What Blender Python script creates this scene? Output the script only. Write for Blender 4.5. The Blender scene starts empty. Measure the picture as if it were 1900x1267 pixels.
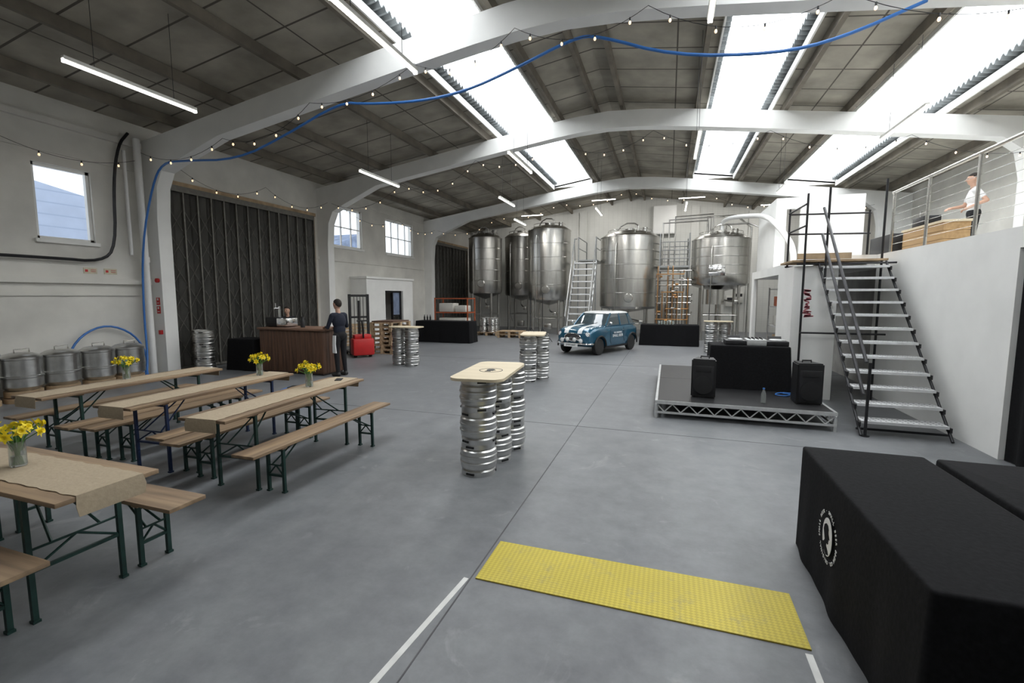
import bpy, bmesh, math, random
from mathutils import Vector, Matrix, Euler
random.seed(7)
C = bpy.context.collection
# ------------------------------------------------------------ materials
def mat(name, col, rough=.6, metal=0., var=.12, scale=6., bump=0., emit=None, es=1., stretch=None, trans=0., coat=0.):
    m = bpy.data.materials.new(name); m.use_nodes = True
    nt = m.node_tree; N = nt.nodes; L = nt.links; b = N['Principled BSDF']
    b.inputs['Roughness'].default_value = rough
    b.inputs['Metallic'].default_value = metal
    if trans: b.inputs['Transmission Weight'].default_value = trans
    if coat: b.inputs['Coat Weight'].default_value = coat
    if emit:
        b.inputs['Emission Color'].default_value = (*emit, 1); b.inputs['Emission Strength'].default_value = es
    tc = N.new('ShaderNodeTexCoord'); mp = N.new('ShaderNodeMapping'); nz = N.new('ShaderNodeTexNoise')
    if stretch: mp.inputs['Scale'].default_value = stretch
    L.new(tc.outputs['Object'], mp.inputs[0]); L.new(mp.outputs[0], nz.inputs['Vector'])
    nz.inputs['Scale'].default_value = scale; nz.inputs['Detail'].default_value = 5
    rp = N.new('ShaderNodeValToRGB'); e = rp.color_ramp.elements
    e[0].position = .3; e[1].position = .7
    e[0].color = (*[c*(1-var) for c in col], 1); e[1].color = (*[min(1, c*(1+var)) for c in col], 1)
    L.new(nz.outputs['Fac'], rp.inputs[0]); L.new(rp.outputs[0], b.inputs['Base Color'])
    if bump:
        bp = N.new('ShaderNodeBump'); bp.inputs['Strength'].default_value = bump; bp.inputs['Distance'].default_value = .02
        L.new(nz.outputs['Fac'], bp.inputs['Height']); L.new(bp.outputs[0], b.inputs['Normal'])
    return m

def lines_mat(name, col, dark, axis, period, width, rough=.8, var=.15, second=None):
    """panels with joint lines across one object axis"""
    m = mat(name, col, rough, 0, var, 1.3); nt = m.node_tree; N = nt.nodes; L = nt.links
    b = N['Principled BSDF']; src = b.inputs['Base Color'].links[0].from_socket
    tc = N.new('ShaderNodeTexCoord'); sp = N.new('ShaderNodeSeparateXYZ'); L.new(tc.outputs['Object'], sp.inputs[0])
    last = src
    for ax, per, w in [(axis, period, width)] + ([second] if second else []):
        d = N.new('ShaderNodeMath'); d.operation = 'DIVIDE'; d.inputs[1].default_value = per; L.new(sp.outputs[ax], d.inputs[0])
        f = N.new('ShaderNodeMath'); f.operation = 'FRACT'; L.new(d.outputs[0], f.inputs[0])
        g = N.new('ShaderNodeMath'); g.operation = 'LESS_THAN'; g.inputs[1].default_value = w/per; L.new(f.outputs[0], g.inputs[0])
        mx = N.new('ShaderNodeMix'); mx.data_type = 'RGBA'
        L.new(g.outputs[0], mx.inputs[0]); L.new(last, mx.inputs[6]); mx.inputs[7].default_value = (*dark, 1); last = mx.outputs[2]
    L.new(last, b.inputs['Base Color'])
    return m

def wood_mat(name, c1, c2, ax=0, rough=.6, scale=5):
    m = mat(name, c1, rough, 0, .1, scale, .15, stretch=((.25, 4, 4) if ax == 0 else (4, .25, 4) if ax == 1 else (4, 4, .25)))
    rp = [n for n in m.node_tree.nodes if n.type == 'VALTORGB'][0]
    rp.color_ramp.elements[0].color = (*c2, 1); rp.color_ramp.elements[1].color = (*c1, 1)
    return m

def emis(name, col, s):
    m = bpy.data.materials.new(name); m.use_nodes = True; b = m.node_tree.nodes['Principled BSDF']
    b.inputs['Base Color'].default_value = (.8, .8, .8, 1)
    b.inputs['Emission Color'].default_value = (*col, 1); b.inputs['Emission Strength'].default_value = s
    return m

WHITE = mat('white_paint', (.84, .84, .82), .6, 0, .04, 2)
WALLM = mat('painted_block', (.70, .685, .64), .75, 0, .12, 1.2, .1)
BRICKW = lines_mat('painted_brick', (.61, .61, .58), (.50, .50, .48), 2, .09, .012, .75, .06, (0, .25, .012))
CEIL = lines_mat('ceiling_board', (.335, .31, .26), (.09, .08, .066), 1, .95, .04, .85, .28, (0, 3.2, .03))
PURL = mat('old_purlin', (.165, .145, .115), .8, 0, .3, 2)
SKY = emis('skylight_sheet', (.94, .975, 1), 6.4)
SHEET = mat('corrugated_sheet', (.25, .27, .28), .7, 0, .3, 4)
STEEL = mat('stainless_steel', (.60, .59, .56), .27, 1, .1, 3, stretch=(3, 3, .4))
STEELD = mat('shaded_stainless_steel', (.42, .41, .39), .3, 1, .14, 3, stretch=(3, 3, .4))  # darker steel copy: shadow on the left tanks put into colour; pipework shares it
KEGM = mat('keg_steel', (.60, .60, .59), .3, 1, .12, 9)
GALV = mat('galvanised_steel', (.55, .56, .56), .42, .5, .12, 12)
GALVD = mat('aged_aluminium', (.33, .34, .34), .4, .6, .12, 12)
DARKM = mat('black_metal', (.035, .035, .038), .4, .6, .2, 10)
LATT = mat('lattice_metal', (.14, .135, .12), .5, .4, .2, 10)
BLACK = mat('black_plastic', (.010, .010, .011), .5, 0, .2, 10)
CLOTH = mat('black_cloth', (.0065, .0065, .0075), .92, 0, .35, 40, .1)
CLOTH.node_tree.nodes['Principled BSDF'].inputs['Specular IOR Level'].default_value = .2
GREEN = mat('green_enamel', (.014, .045, .038), .45, .3, .25, 12)
BLUEL = mat('blue_enamel', (.013, .03, .09), .45, .3, .25, 12)
WOODT = wood_mat('bench_wood', (.36, .25, .15), (.135, .088, .055), 0, .6, 3.2)
WOODD = wood_mat('dark_bar_wood', (.15, .075, .045), (.06, .032, .02), 2)
PLY = wood_mat('plywood', (.68, .59, .43), (.60, .51, .36))
OSB = mat('pallet_wood', (.40, .29, .18), .8, 0, .3, 5)
BURL = mat('burlap', (.40, .325, .23), .95, 0, .07, 50, .15)
BLUEH = mat('blue_hose', (.035, .16, .48), .4, 0, .1, 4)
RED = mat('red_paint', (.5, .02, .02), .4, 0, .1, 5)
ORANGE = mat('orange_paint', (.36, .085, .03), .5, 0, .15, 5)
COPPER = mat('copper_pipe', (.5, .28, .12), .35, .8, .15, 8)
YEL = mat('yellow_tread', (.57, .465, .05), .55, 0, .08, 2)
TAPE = mat('white_tape', (.66, .66, .64), .7, 0, .1, 10)
PET = mat('yellow_petal', (.85, .68, .02), .6, 0, .1, 20)
STEM = mat('green_stem', (.08, .22, .04), .6, 0, .2, 20)
GLASS = mat('clear_glass', (.9, .95, .93), .05, 0, 0, 5, trans=.9)
WGLASS = mat('tinted_glass', (.05, .07, .08), .05, 0, .1, 2, coat=1)
CHROME = mat('chrome', (.8, .8, .8), .12, 1, .02, 3)
TEAL = mat('teal_car_paint', (.018, .10, .17), .25, .3, .05, 2, coat=1)
CARW = mat('white_car_paint', (.76, .78, .78), .3, 0, .02, 2, coat=.6)
RUB = mat('rubber', (.02, .02, .02), .8, 0, .2, 15)
PIPEW = mat('white_pipe', (.8, .8, .79), .4, 0, .04, 3)
TUBE = emis('fluorescent_tube', (1, .98, .93), 6)
BULB = emis('warm_bulb', (1, .66, .36), 1.5)
HOB = mat('housing_cream', (.6, .59, .55), .5, 0, .05, 4)
TEXTW = mat('white_lettering', (.8, .8, .8), .6, 0, .02, 4)
TEXTB = mat('black_lettering', (.02, .02, .02), .6, 0, .02, 4)
PINK = mat('pink_spray', (.95, .27, .32), .8, 0, .2, 30)
SKIN = mat('skin', (.52, .31, .22), .55, 0, .06, 8)
HAIR = mat('dark_hair', (.02, .014, .01), .8, 0, .4, 60)
NAVY = mat('navy_fabric', (.010, .013, .026), .9, 0, .2, 20)
TROU = mat('black_trousers', (.008, .008, .010), .9, 0, .2, 20)
TEE = mat('white_tshirt', (.7, .7, .7), .9, 0, .05, 20)
SHOE = mat('dark_shoe', (.02, .02, .02), .6, 0, .2, 20)
EYE = mat('eye_dark', (.03, .02, .02), .3, 0, .1, 20)
DOORM = mat('dark_folding_door', (.075, .073, .066), .5, .3, .3, 3, stretch=(1, 1, .3))
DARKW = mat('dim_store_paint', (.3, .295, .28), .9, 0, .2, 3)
JOINT = mat('joint_line', (.095, .095, .10), .9, 0, .2, 5)
SLATE = mat('outside_slate', (.2, .25, .36), .8, 0, .3, 3)
PAPER = mat('sign_card', (.6, .55, .42), .7, 0, .1, 10)

# concrete floor
FLOOR = mat('concrete_floor', (.178, .185, .197), .5, 0, .1, .55, 0)
nt = FLOOR.node_tree; N = nt.nodes; L = nt.links; b = N['Principled BSDF']
src = b.inputs['Base Color'].links[0].from_socket
tc = N.new('ShaderNodeTexCoord')
n2 = N.new('ShaderNodeTexNoise'); n2.inputs['Scale'].default_value = 3.5; n2.inputs['Detail'].default_value = 12; n2.inputs['Roughness'].default_value = .7
L.new(tc.outputs['Object'], n2.inputs['Vector'])
r2 = N.new('ShaderNodeValToRGB'); r2.color_ramp.elements[0].position = .33; r2.color_ramp.elements[1].position = .68
r2.color_ramp.elements[0].color = (.72, .72, .73, 1); r2.color_ramp.elements[1].color = (1.12, 1.12, 1.10, 1)
L.new(n2.outputs['Fac'], r2.inputs[0])
mx = N.new('ShaderNodeMix'); mx.data_type = 'RGBA'; mx.blend_type = 'MULTIPLY'; mx.inputs[0].default_value = 1
L.new(src, mx.inputs[6]); L.new(r2.outputs[0], mx.inputs[7])
n3 = N.new('ShaderNodeTexNoise'); n3.inputs['Scale'].default_value = 1.9; n3.inputs['Detail'].default_value = 15; n3.inputs['Distortion'].default_value = 1.4; n3.inputs['Roughness'].default_value = .65
L.new(tc.outputs['Object'], n3.inputs['Vector'])
r3 = N.new('ShaderNodeValToRGB'); r3.color_ramp.elements[0].position = .60; r3.color_ramp.elements[1].position = .72
r3.color_ramp.elements[0].color = (0, 0, 0, 1); r3.color_ramp.elements[1].color = (.5, .5, .5, 1)
L.new(n3.outputs['Fac'], r3.inputs[0])
mx2 = N.new('ShaderNodeMix'); mx2.data_type = 'RGBA'
L.new(r3.outputs[0], mx2.inputs[0]); L.new(mx.outputs[2], mx2.inputs[6]); mx2.inputs[7].default_value = (.31, .315, .32, 1)
L.new(mx2.outputs[2], b.inputs['Base Color'])
rr = N.new('ShaderNodeMapRange'); rr.inputs[3].default_value = .34; rr.inputs[4].default_value = .6
L.new(n2.outputs['Fac'], rr.inputs[0]); L.new(rr.outputs[0], b.inputs['Roughness'])
# yellow tread plate pattern + wear
nt = YEL.node_tree; N = nt.nodes; L = nt.links; b = N['Principled BSDF']; src = b.inputs['Base Color'].links[0].from_socket
tc = N.new('ShaderNodeTexCoord'); mp = N.new('ShaderNodeMapping'); mp.inputs['Rotation'].default_value = (0, 0, .785); mp.inputs['Scale'].default_value = (46, 62, 46)
L.new(tc.outputs['Object'], mp.inputs[0]); ck = N.new('ShaderNodeTexChecker'); ck.inputs['Scale'].default_value = 1; L.new(mp.outputs[0], ck.inputs['Vector'])
bp = N.new('ShaderNodeBump'); bp.inputs['Strength'].default_value = .7; bp.inputs['Distance'].default_value = .004
L.new(ck.outputs['Fac'], bp.inputs['Height']); L.new(bp.outputs[0], b.inputs['Normal'])
mc = N.new('ShaderNodeMix'); mc.data_type = 'RGBA'; mc.blend_type = 'MULTIPLY'; L.new(ck.outputs['Fac'], mc.inputs[0]); L.new(src, mc.inputs[6]); mc.inputs[7].default_value = (.80, .78, .72, 1)
nn = N.new('ShaderNodeTexNoise'); nn.inputs['Scale'].default_value = 4.5; nn.inputs['Detail'].default_value = 15; nn.inputs['Roughness'].default_value = .85; L.new(tc.outputs['Object'], nn.inputs['Vector'])
rw = N.new('ShaderNodeValToRGB'); rw.color_ramp.elements[0].position = .53; rw.color_ramp.elements[1].position = .64; rw.color_ramp.elements[1].color = (.5, .5, .5, 1)
L.new(nn.outputs['Fac'], rw.inputs[0])
mxx = N.new('ShaderNodeMix'); mxx.data_type = 'RGBA'; L.new(rw.outputs[0], mxx.inputs[0]); L.new(mc.outputs[2], mxx.inputs[6]); mxx.inputs[7].default_value = (.22, .2, .12, 1)
L.new(mxx.outputs[2], b.inputs['Base Color'])

# ------------------------------------------------------------ mesh builder
class MB:
    def __init__(s): s.bm = bmesh.new(); s.mi = 0
    def m(s, i): s.mi = i; return s
    def _t(s, verts):
        for f in {f for v in verts for f in v.link_faces}: f.material_index = s.mi
    def box(s, c, d, rot=None, bev=0):
        M = Matrix.Translation(c)
        if rot: M = M @ Euler(rot).to_matrix().to_4x4()
        M = M @ Matrix.Diagonal((d[0], d[1], d[2], 1))
        r = bmesh.ops.create_cube(s.bm, size=1, matrix=M); vs = r['verts']
        s._t(vs)
        if bev:
            es = list({e for v in vs for e in v.link_edges})
            q = bmesh.ops.bevel(s.bm, geom=es, offset=bev, segments=2, affect='EDGES', profile=.5)
            for f in q['faces']: f.material_index = s.mi
        return s
    def bb(s, x0, x1, y0, y1, z0, z1, bev=0):
        return s.box(((x0+x1)/2, (y0+y1)/2, (z0+z1)/2), (x1-x0, y1-y0, z1-z0), None, bev)
    def cyl(s, p1, p2, r1, r2=None, seg=14):
        p1 = Vector(p1); p2 = Vector(p2); d = p2-p1
        if d.length < 1e-6: return s
        M = Matrix.Translation((p1+p2)/2) @ d.to_track_quat('Z', 'Y').to_matrix().to_4x4()
        r = bmesh.ops.create_cone(s.bm, cap_ends=True, segments=seg, radius1=r1, radius2=r1 if r2 is None else r2, depth=d.length, matrix=M)
        s._t(r['verts']); return s
    def sph(s, c, r, seg=14):
        if not isinstance(r, (tuple, list)): r = (r, r, r)
        q = bmesh.ops.create_uvsphere(s.bm, u_segments=seg, v_segments=max(6, seg*2//3), radius=1, matrix=Matrix.Translation(c) @ Matrix.Diagonal((*r, 1)))
        s._t(q['verts']); return s
    def loft(s, rings, cap=True, closed=True):
        R = [[s.bm.verts.new(p) for p in r] for r in rings]; n = len(R[0])
        for a, b in zip(R, R[1:]):
            for i in range(n if closed else n-1):
                j = (i+1) % n
                f = s.bm.faces.new((a[i], a[j], b[j], b[i])); f.material_index = s.mi
        if cap:
            for r in (R[0][::-1], R[-1]):
                try: f = s.bm.faces.new(r); f.material_index = s.mi
                except Exception: pass
        return s
    def lathe(s, prof, seg=32, c=(0, 0, 0)):
        return s.loft([[(c[0]+max(r, .0005)*math.cos(2*math.pi*i/seg), c[1]+max(r, .0005)*math.sin(2*math.pi*i/seg), c[2]+z) for i in range(seg)] for r, z in prof])
    def prism(s, poly, axis, a, b):
        def P(p, t): return (t, p[0], p[1]) if axis == 0 else (p[0], t, p[1]) if axis == 1 else (p[0], p[1], t)
        return s.loft([[P(p, a) for p in poly], [P(p, b) for p in poly]])
    def tube(s, pts, r, seg=8, smooth=0):
        pts = [Vector(p) for p in pts]
        for _ in range(smooth):
            q = [pts[0]]
            for a, b in zip(pts, pts[1:]): q += [a*.75+b*.25, a*.25+b*.75]
            pts = q+[pts[-1]]
        rings = []; up = None
        for i, p in enumerate(pts):
            t = (pts[min(i+1, len(pts)-1)]-pts[max(i-1, 0)]).normalized()
            if up is None: up = Vector((0, 0, 1)) if abs(t.z) < .9 else Vector((1, 0, 0))
            u = (up-t*up.dot(t)).normalized(); v = t.cross(u); up = u
            rings.append([tuple(p+(u*math.cos(2*math.pi*k/seg)+v*math.sin(2*math.pi*k/seg))*r) for k in range(seg)])
        return s.loft(rings)
    def mesh(s, name, mats, ang=35, smooth=True):
        bmesh.ops.recalc_face_normals(s.bm, faces=s.bm.faces)
        me = bpy.data.meshes.new(name); s.bm.to_mesh(me); s.bm.free()
        for m in (mats if isinstance(mats, (list, tuple)) else [mats]): me.materials.append(m)
        if smooth: me.shade_smooth(); me.set_sharp_from_angle(angle=math.radians(ang))
        return me
def add(name, me, parent=None, loc=None, rot=None, label=None):
    o = bpy.data.objects.new(name, me); C.objects.link(o)
    if parent: o.parent = parent
    if loc: o.location = loc
    if rot: o.rotation_euler = rot
    if label: o['label'] = label
    return o
def part(mb, name, mats, parent, label=None, **k): return add(name, mb.mesh(name, mats), parent, label=label, **k)
def thing(name, label, cat, loc=(0, 0, 0), rot=0, group=None):
    o = add(name, None, None, loc, (0, 0, rot)); o['label'] = label; o['category'] = cat
    o.empty_display_size = .1
    if group: o['group'] = group
    return o
def solo(mb, name, mats, label, cat, loc=(0, 0, 0), rot=0, group=None):
    o = add(name, mb.mesh(name, mats), None, loc, (0, 0, rot)); o['label'] = label; o['category'] = cat
    if group: o['group'] = group
    return o
def dup(o, loc=None, rot=None, label=None, parent=None):
    c = o.copy(); C.objects.link(c)
    if parent: c.parent = parent
    if loc is not None: c.location = loc
    if rot is not None: c.rotation_euler = (0, 0, rot)
    if label: c['label'] = label
    for ch in o.children: dup(ch, parent=c)
    return c
cnt = {}
def struct(mb, name, mats, label=None, numbered=True):
    if numbered: cnt[name] = cnt.get(name, 0)+1; name = f'{name}_{cnt[name]}'
    o = add(name, mb.mesh(name, mats)); o['kind'] = 'structure'
    if label: o['label'] = label
    return o
def text_mesh(s, size, mat_, ext=.001):
    cu = bpy.data.curves.new('t', 'FONT'); cu.body = s; cu.size = size; cu.extrude = ext; cu.align_x = 'CENTER'; cu.align_y = 'CENTER'; cu.resolution_u = 3
    o = bpy.data.objects.new('t', cu); C.objects.link(o)
    dg = bpy.context.evaluated_depsgraph_get(); me = bpy.data.meshes.new_from_object(o.evaluated_get(dg))
    bpy.data.objects.remove(o); me.materials.clear(); me.materials.append(mat_); return me
def frame(o, origin, xa, ya):
    xa = Vector(xa); ya = Vector(ya); za = xa.cross(ya)
    M = Matrix((xa, ya, za)).transposed().to_4x4(); M.translation = Vector(origin); o.matrix_local = M

# ------------------------------------------------------------ building shell
XL, XR, YB, YF, RX = -11.5, 8.1, 26., -4., -1.7
def zr(x): return 7.15-.15*abs(x-RX)
struct(MB().bb(XL-.3, XR+.3, YF-.3, YB+.3, -.15, 0), 'floor', FLOOR, 'grey painted concrete floor', False)
def cellwall(mb, axis, t0, t1, u0, u1, z0, z1, opens):
    us = sorted({u0, u1, *[o[0] for o in opens], *[o[1] for o in opens]}); zs = sorted({z0, z1, *[o[2] for o in opens], *[o[3] for o in opens]})
    for a, b in zip(us, us[1:]):
        for c, d in zip(zs, zs[1:]):
            if any(o[0] <= (a+b)/2 <= o[1] and o[2] <= (c+d)/2 <= o[3] for o in opens): continue
            if axis == 0: mb.bb(t0, t1, a, b, c, d)
            else: mb.bb(a, b, t0, t1, c, d)
W1 = (5.55, 6.5, 2.95, 4.4); W2 = (13.8, 15.5, 3.65, 5.1); W3 = (17.1, 19.3, 3.65, 5.1)
mb = MB(); cellwall(mb, 0, XL-.25, XL, YF, YB, 0, 5.75, [W1, W2, W3])
for z in (2.1, 5.15): mb.bb(XL, XL+.09, YF, 7.5, z, z+.12)
mb.bb(XL, XL+.04, YF, 7.5, 1.85, 1.9); mb.bb(XL, XL+.04, YF, 7.5, 4.62, 4.67)
mb.bb(XL, XL+.05, 12.85, 20.3, 3.1, 3.2); mb.bb(XL, XL+.05, 13.4, 20.3, 5.3, 5.4)
struct(mb, 'wall_left', WALLM, 'white painted block wall with ledges', False)
mb = MB(); mb.prism([(XL-.25, 0), (XR+.25, 0), (XR+.25, zr(XR)), (RX, zr(RX)), (XL-.25, zr(XL))], 1, YB, YB+.25)
struct(mb, 'wall_back', BRICKW, 'white painted brick gable wall', False)
mb = MB(); mb.prism([(XL-.25, 0), (XR+.25, 0), (XR+.25, zr(XR)), (RX, zr(RX)), (XL-.25, zr(XL))], 1, YF-.25, YF)
struct(mb, 'wall_front', WALLM, None, False)
struct(MB().bb(XR, XR+.25, YF, YB, 0, 5.75), 'wall_right', WALLM, None, False)
# brick piers on gable wall
for x in (-4.6, 1.2, 3.9):
    struct(MB().bb(x-.2, x+.2, YB-.12, YB, 0, zr(x)-.25), 'trim', BRICKW, 'white painted brick pier')
# roof liner
STR = [(-5., -3.3), (.8, 2.3), (4.1, 5.8)]; SE = 20.6; SS = 1.0
mb = MB()
def roofseg(mb, x0, x1, y0, y1, o0=0, o1=.06):
    if x0 < RX < x1: roofseg(mb, x0, RX, y0, y1, o0, o1); roofseg(mb, RX, x1, y0, y1, o0, o1); return
    mb.prism([(x0, zr(x0)+o0), (x1, zr(x1)+o0), (x1, zr(x1)+o1), (x0, zr(x0)+o1)], 1, y0, y1)
for a, b in [(XL-.25, -5.), (-3.3, .8), (2.3, 4.1), (5.8, XR+.25)]: roofseg(mb, a, b, SS, SE)
roofseg(mb, XL-.25, XR+.25, SE, YB+.25); roofseg(mb, XL-.25, XR+.25, YF-.25, SS)
struct(mb, 'ceiling', CEIL, 'dark grey-brown roof lining boards', False)
for a, b in STR:
    mb = MB(); roofseg(mb, a-.1, b+.1, SS, SE, .42, .45); struct(mb, 'window', SKY, 'translucent white roof light strip')
    for e, sgn in ((a, 1), (b, -1)):
        mb = MB(); rings = []
        y = SS
        while y < SE:
            w = .045*math.sin(2*math.pi*y/.17)
            rings.append([(e-sgn*.12, y, zr(e-sgn*.12)+.16+w), (e+sgn*.15, y, zr(e+sgn*.15)+.16+w), (e+sgn*.15, y, zr(e+sgn*.15)+.185+w), (e-sgn*.12, y, zr(e-sgn*.12)+.185+w)]); y += .0425
        mb.loft(rings); struct(mb, 'trim', SHEET, 'wavy corrugated sheet edge')
        mb = MB().box((e, (SS+SE)/2, zr(e)), (.035, SE-SS, .16)); struct(mb, 'trim', WHITE, 'white skylight edge board')
        mb = MB(); mb.bb(min(e-sgn*.1, e-sgn*.14), max(e-sgn*.1, e-sgn*.14), SS, SE, zr(e)+.06, zr(e)+.45); struct(mb, 'trim', SHEET)
    for yy in (SS-.05, SE):
        mb = MB(); mb.bb(a, b, yy, yy+.05, min(zr(b), zr(a)), max(zr(a), zr(b))+.45)
        struct(mb, 'trim', WHITE)
for x in (-10.6, -8.9, -7.1, -5.25, -3.05, -2.05, -1.35, .55, 2.55, 3.85, 6.05, 7.3):
    struct(MB().bb(x-.045, x+.045, YF, YB, zr(x)-.2, zr(x)-.005), 'trim', PURL, 'weathered roof purlin')
# portal frames: slim posts, shallow curved beams; purlins rest on top
for y, dz, tz in ((7.65, .2, .36), (13.2, 0, .2), (20.5, 0, .2)):
    arc = [(RX+t, 6.36-.15*max(0, math.sqrt(t*t+1.2)-1.095)-dz) for t in (-7.4, -5.5, -4, -3, -2.2, -1.5, -.8, 0, .8, 1.5, 2.2, 3, 4, 5.5, 7.3)]
    L_ = [(XL+.4, 0), (XL+.42, 3.6), (XL+.48, 4.3), (XL+.66, 4.68-dz*.2), (XL+1.1, 4.88-dz*.4)]
    R_ = [(6.7, 5.24-dz), (7.05, 4.95-dz), (7.16, 4.4), (7.2, 0)]
    top = [(RX+t, 7.15-.15*math.sqrt(t*t+1.0)-tz) for t in (9.8, 6, 3.5, 2, 1, 0, -1, -2, -3.5, -6, -9.8)]
    poly = [(XL, 0)] + L_ + arc + R_ + [(XR, 0)] + top
    struct(MB().prism(poly, 1, y-.15, y+.15), 'trim', WHITE, 'white painted concrete portal frame')
# windows left wall
def window(o, nv, nh):
    y0, y1, z0, z1 = o; mb = MB(); x = XL-.1
    for yy in (y0+.03, y1-.03): mb.box((x, yy, (z0+z1)/2), (.08, .06, z1-z0))
    for zz in (z0+.03, z1-.03): mb.box((x, (y0+y1)/2, zz), (.08, y1-y0, .06))
    for i in range(1, nv): mb.box((x, y0+(y1-y0)*i/nv, (z0+z1)/2), (.05, .04, z1-z0))
    for i in range(1, nh): mb.box((x, (y0+y1)/2, z0+(z1-z0)*i/nh), (.05, y1-y0, .035))
    mb.bb(XL-.25, XL+.06, y0-.05, y1+.05, z0-.07, z0)
    struct(mb, 'window', WHITE, 'white framed window with small panes')
window(W1, 1, 1); window(W2, 3, 2); window(W3, 4, 2)
# outside building seen through the windows
SLIN = lines_mat('pale_blue_cladding', (.46, .53, .68), (.36, .43, .58), 2, .3, .03, .7, .1)
mb = MB(); mb.prism([(0, 0), (9, 0), (9, 3.0), (5.5, 4.3), (0, 5.3)], 0, -21, -15)
solo(mb, 'neighbouring_building', SLIN, 'slate-blue neighbouring shed with pitched roof outside the window', 'building', (0, 4, 0))
mb = MB(); mb.prism([(0, 0), (12, 0), (12, 3.2), (6, 5.6), (0, 3.2)], 0, -26, -18)
solo(mb, 'neighbouring_building', SLATE, 'slate-blue house outside the high windows', 'building', (0, 18, 0))
# folding doors
def folding(y0, y1, z1, name, x=XL+.06):
    rings = []; n = int((y1-y0)/.11)
    for i in range(n+1):
        y = y0+(y1-y0)*i/n; xx = x+(.05 if i % 2 else -.04)
        rings.append([(xx, y, .02), (xx, y, z1), (xx-.015, y, z1), (xx-.015, y, .02)])
    mb = MB(); mb.loft(rings)
    d = struct(mb, 'door', DOORM, 'tall dark grey concertina steel shutter door with lattice')
    mb = MB(); n2 = int((y1-y0)/.36)
    w = (y1-y0)/n2
    for i in range(n2):
        a = y0+i*w; z = .25
        while z+.62 < z1:
            mb.cyl((x+.075, a, z), (x+.075, a+w, z+.62), .009, seg=5); mb.cyl((x+.075, a, z+.62), (x+.075, a+w, z), .009, seg=5); z += .62
    part(mb, 'lattice', LATT, d)
    mb = MB()
    for i in range(0, n2+1):
        mb.bb(x+.055, x+.115, y0+i*w-.018, y0+i*w+.018, .03, z1-.02)
    mb.bb(x+.05, x+.12, y0, y1, z1-.14, z1); mb.bb(x+.05, x+.1, y0, y1, .02, .08)
    part(mb, 'leaf_frame', LATT, d)
    mb = MB(); mb.bb(XL, XL+.1, y0-.12, y0, 0, z1+.1); mb.bb(XL, XL+.1, y1, y1+.12, 0, z1+.1); mb.bb(XL, XL+.16, y0-.12, y1+.12, z1, z1+.1)
    part(mb, 'door_frame', OSB, d)
folding(7.95, 12.7, 4.5, 'door_1'); folding(21.0, 25.2, 4.6, 'door_2')
# joints, tape, tread
struct(MB().bb(-1.177, -1.168, YF, 20, .0, .002), 'trim', JOINT, 'dark expansion joint in the floor')
struct(MB().bb(-8, 2.2, 6.333, 6.342, .0, .002), 'trim', JOINT)
struct(MB().bb(-8, 7, 12.4, 12.41, .0, .002), 'trim', JOINT)
solo(MB().bb(-.955, .955, -.24, .24, 0, .008), 'tread_plate', YEL, 'worn yellow chequered steel floor plate set in concrete', 'floor plate', (-.185, 2.85, 0))
for x, y0, y1, r in ((-1.24, 1.2, 2.6, -.09), (.75, 1.6, 2.58, 0)):
    solo(MB().box((0, (y0-y1)/2, .001), (.035, y1-y0, .002)), 'floor_tape', TAPE, 'white marking tape strip on the concrete floor', 'tape', (x if x > 0 else -1.2, y1, 0), r, 'floor marking tape')
# mezzanine
struct(MB().bb(3.6, 3.78, 6.55, 10.2, 0, 2.37), 'wall_stair', WHITE, 'smooth white wall beside the stairs', False)
struct(MB().bb(3.6, XR, 2.5, 10.2, 2.37, 2.6), 'floor_mezzanine', WHITE, 'white mezzanine slab', False)
mb = MB().bb(2.6, 7.2, 10.2, 17, 2.37, 2.6); struct(mb, 'trim', WHITE, 'white mezzanine slab')
struct(MB().bb(2.1, 2.78, 9.4, 10.6, 0, 2.37), 'wall_pillar', WHITE, 'white wall end under the landing', False)
struct(MB().bb(2.6, 2.7, 16.6, 17, 0, 2.37), 'trim', WHITE)
struct(MB().bb(2.62, 2.72, 10.6, 12.2, 0, 2.37), 'trim', WHITE)
mb = MB(); cellwall(mb, 1, 17, 17.15, 3.2, 5.6, 2.6, 4.95, [(3.5, 3.9, 2.6, 4.6)]); mb.bb(3.2, 3.35, 17.15, 20, 2.6, 4.95)
struct(mb, 'wall_partition', WHITE, 'white partition walls on the mezzanine', False)
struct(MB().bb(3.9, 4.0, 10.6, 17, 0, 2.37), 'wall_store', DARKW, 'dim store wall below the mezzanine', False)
# pink marks
mb = MB(); pts = []
for i in range(34):
    t = i/33; w = .075+.03*math.sin(t*9)
    pts.append((2.335+(w if i % 2 else -w)+random.uniform(-.03, .03), 9.396, 1.98-.52*t+random.uniform(-.035, .035)))
mb.tube(pts, .011, 6, 1)
for v in mb.bm.verts: v.co.y = 9.4-.001-abs(v.co.y-9.396)*.2
solo(mb, 'spray_paint_mark', PINK, 'pink spray paint scrawl on the white wall end', 'paint mark')
# black curtain in opening
rings = []
for i in range(61):
    y = 2.6+i*3.9/60; xx = 3.63+.028*math.sin(i*1.1)
    rings.append([(xx, y, .01), (xx, y, 2.36), (xx+.01, y, 2.36), (xx+.01, y, .01)])
solo(MB().loft(rings), 'curtain', CLOTH, 'black floor-length curtain closing the opening under the mezzanine', 'curtain')
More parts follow.
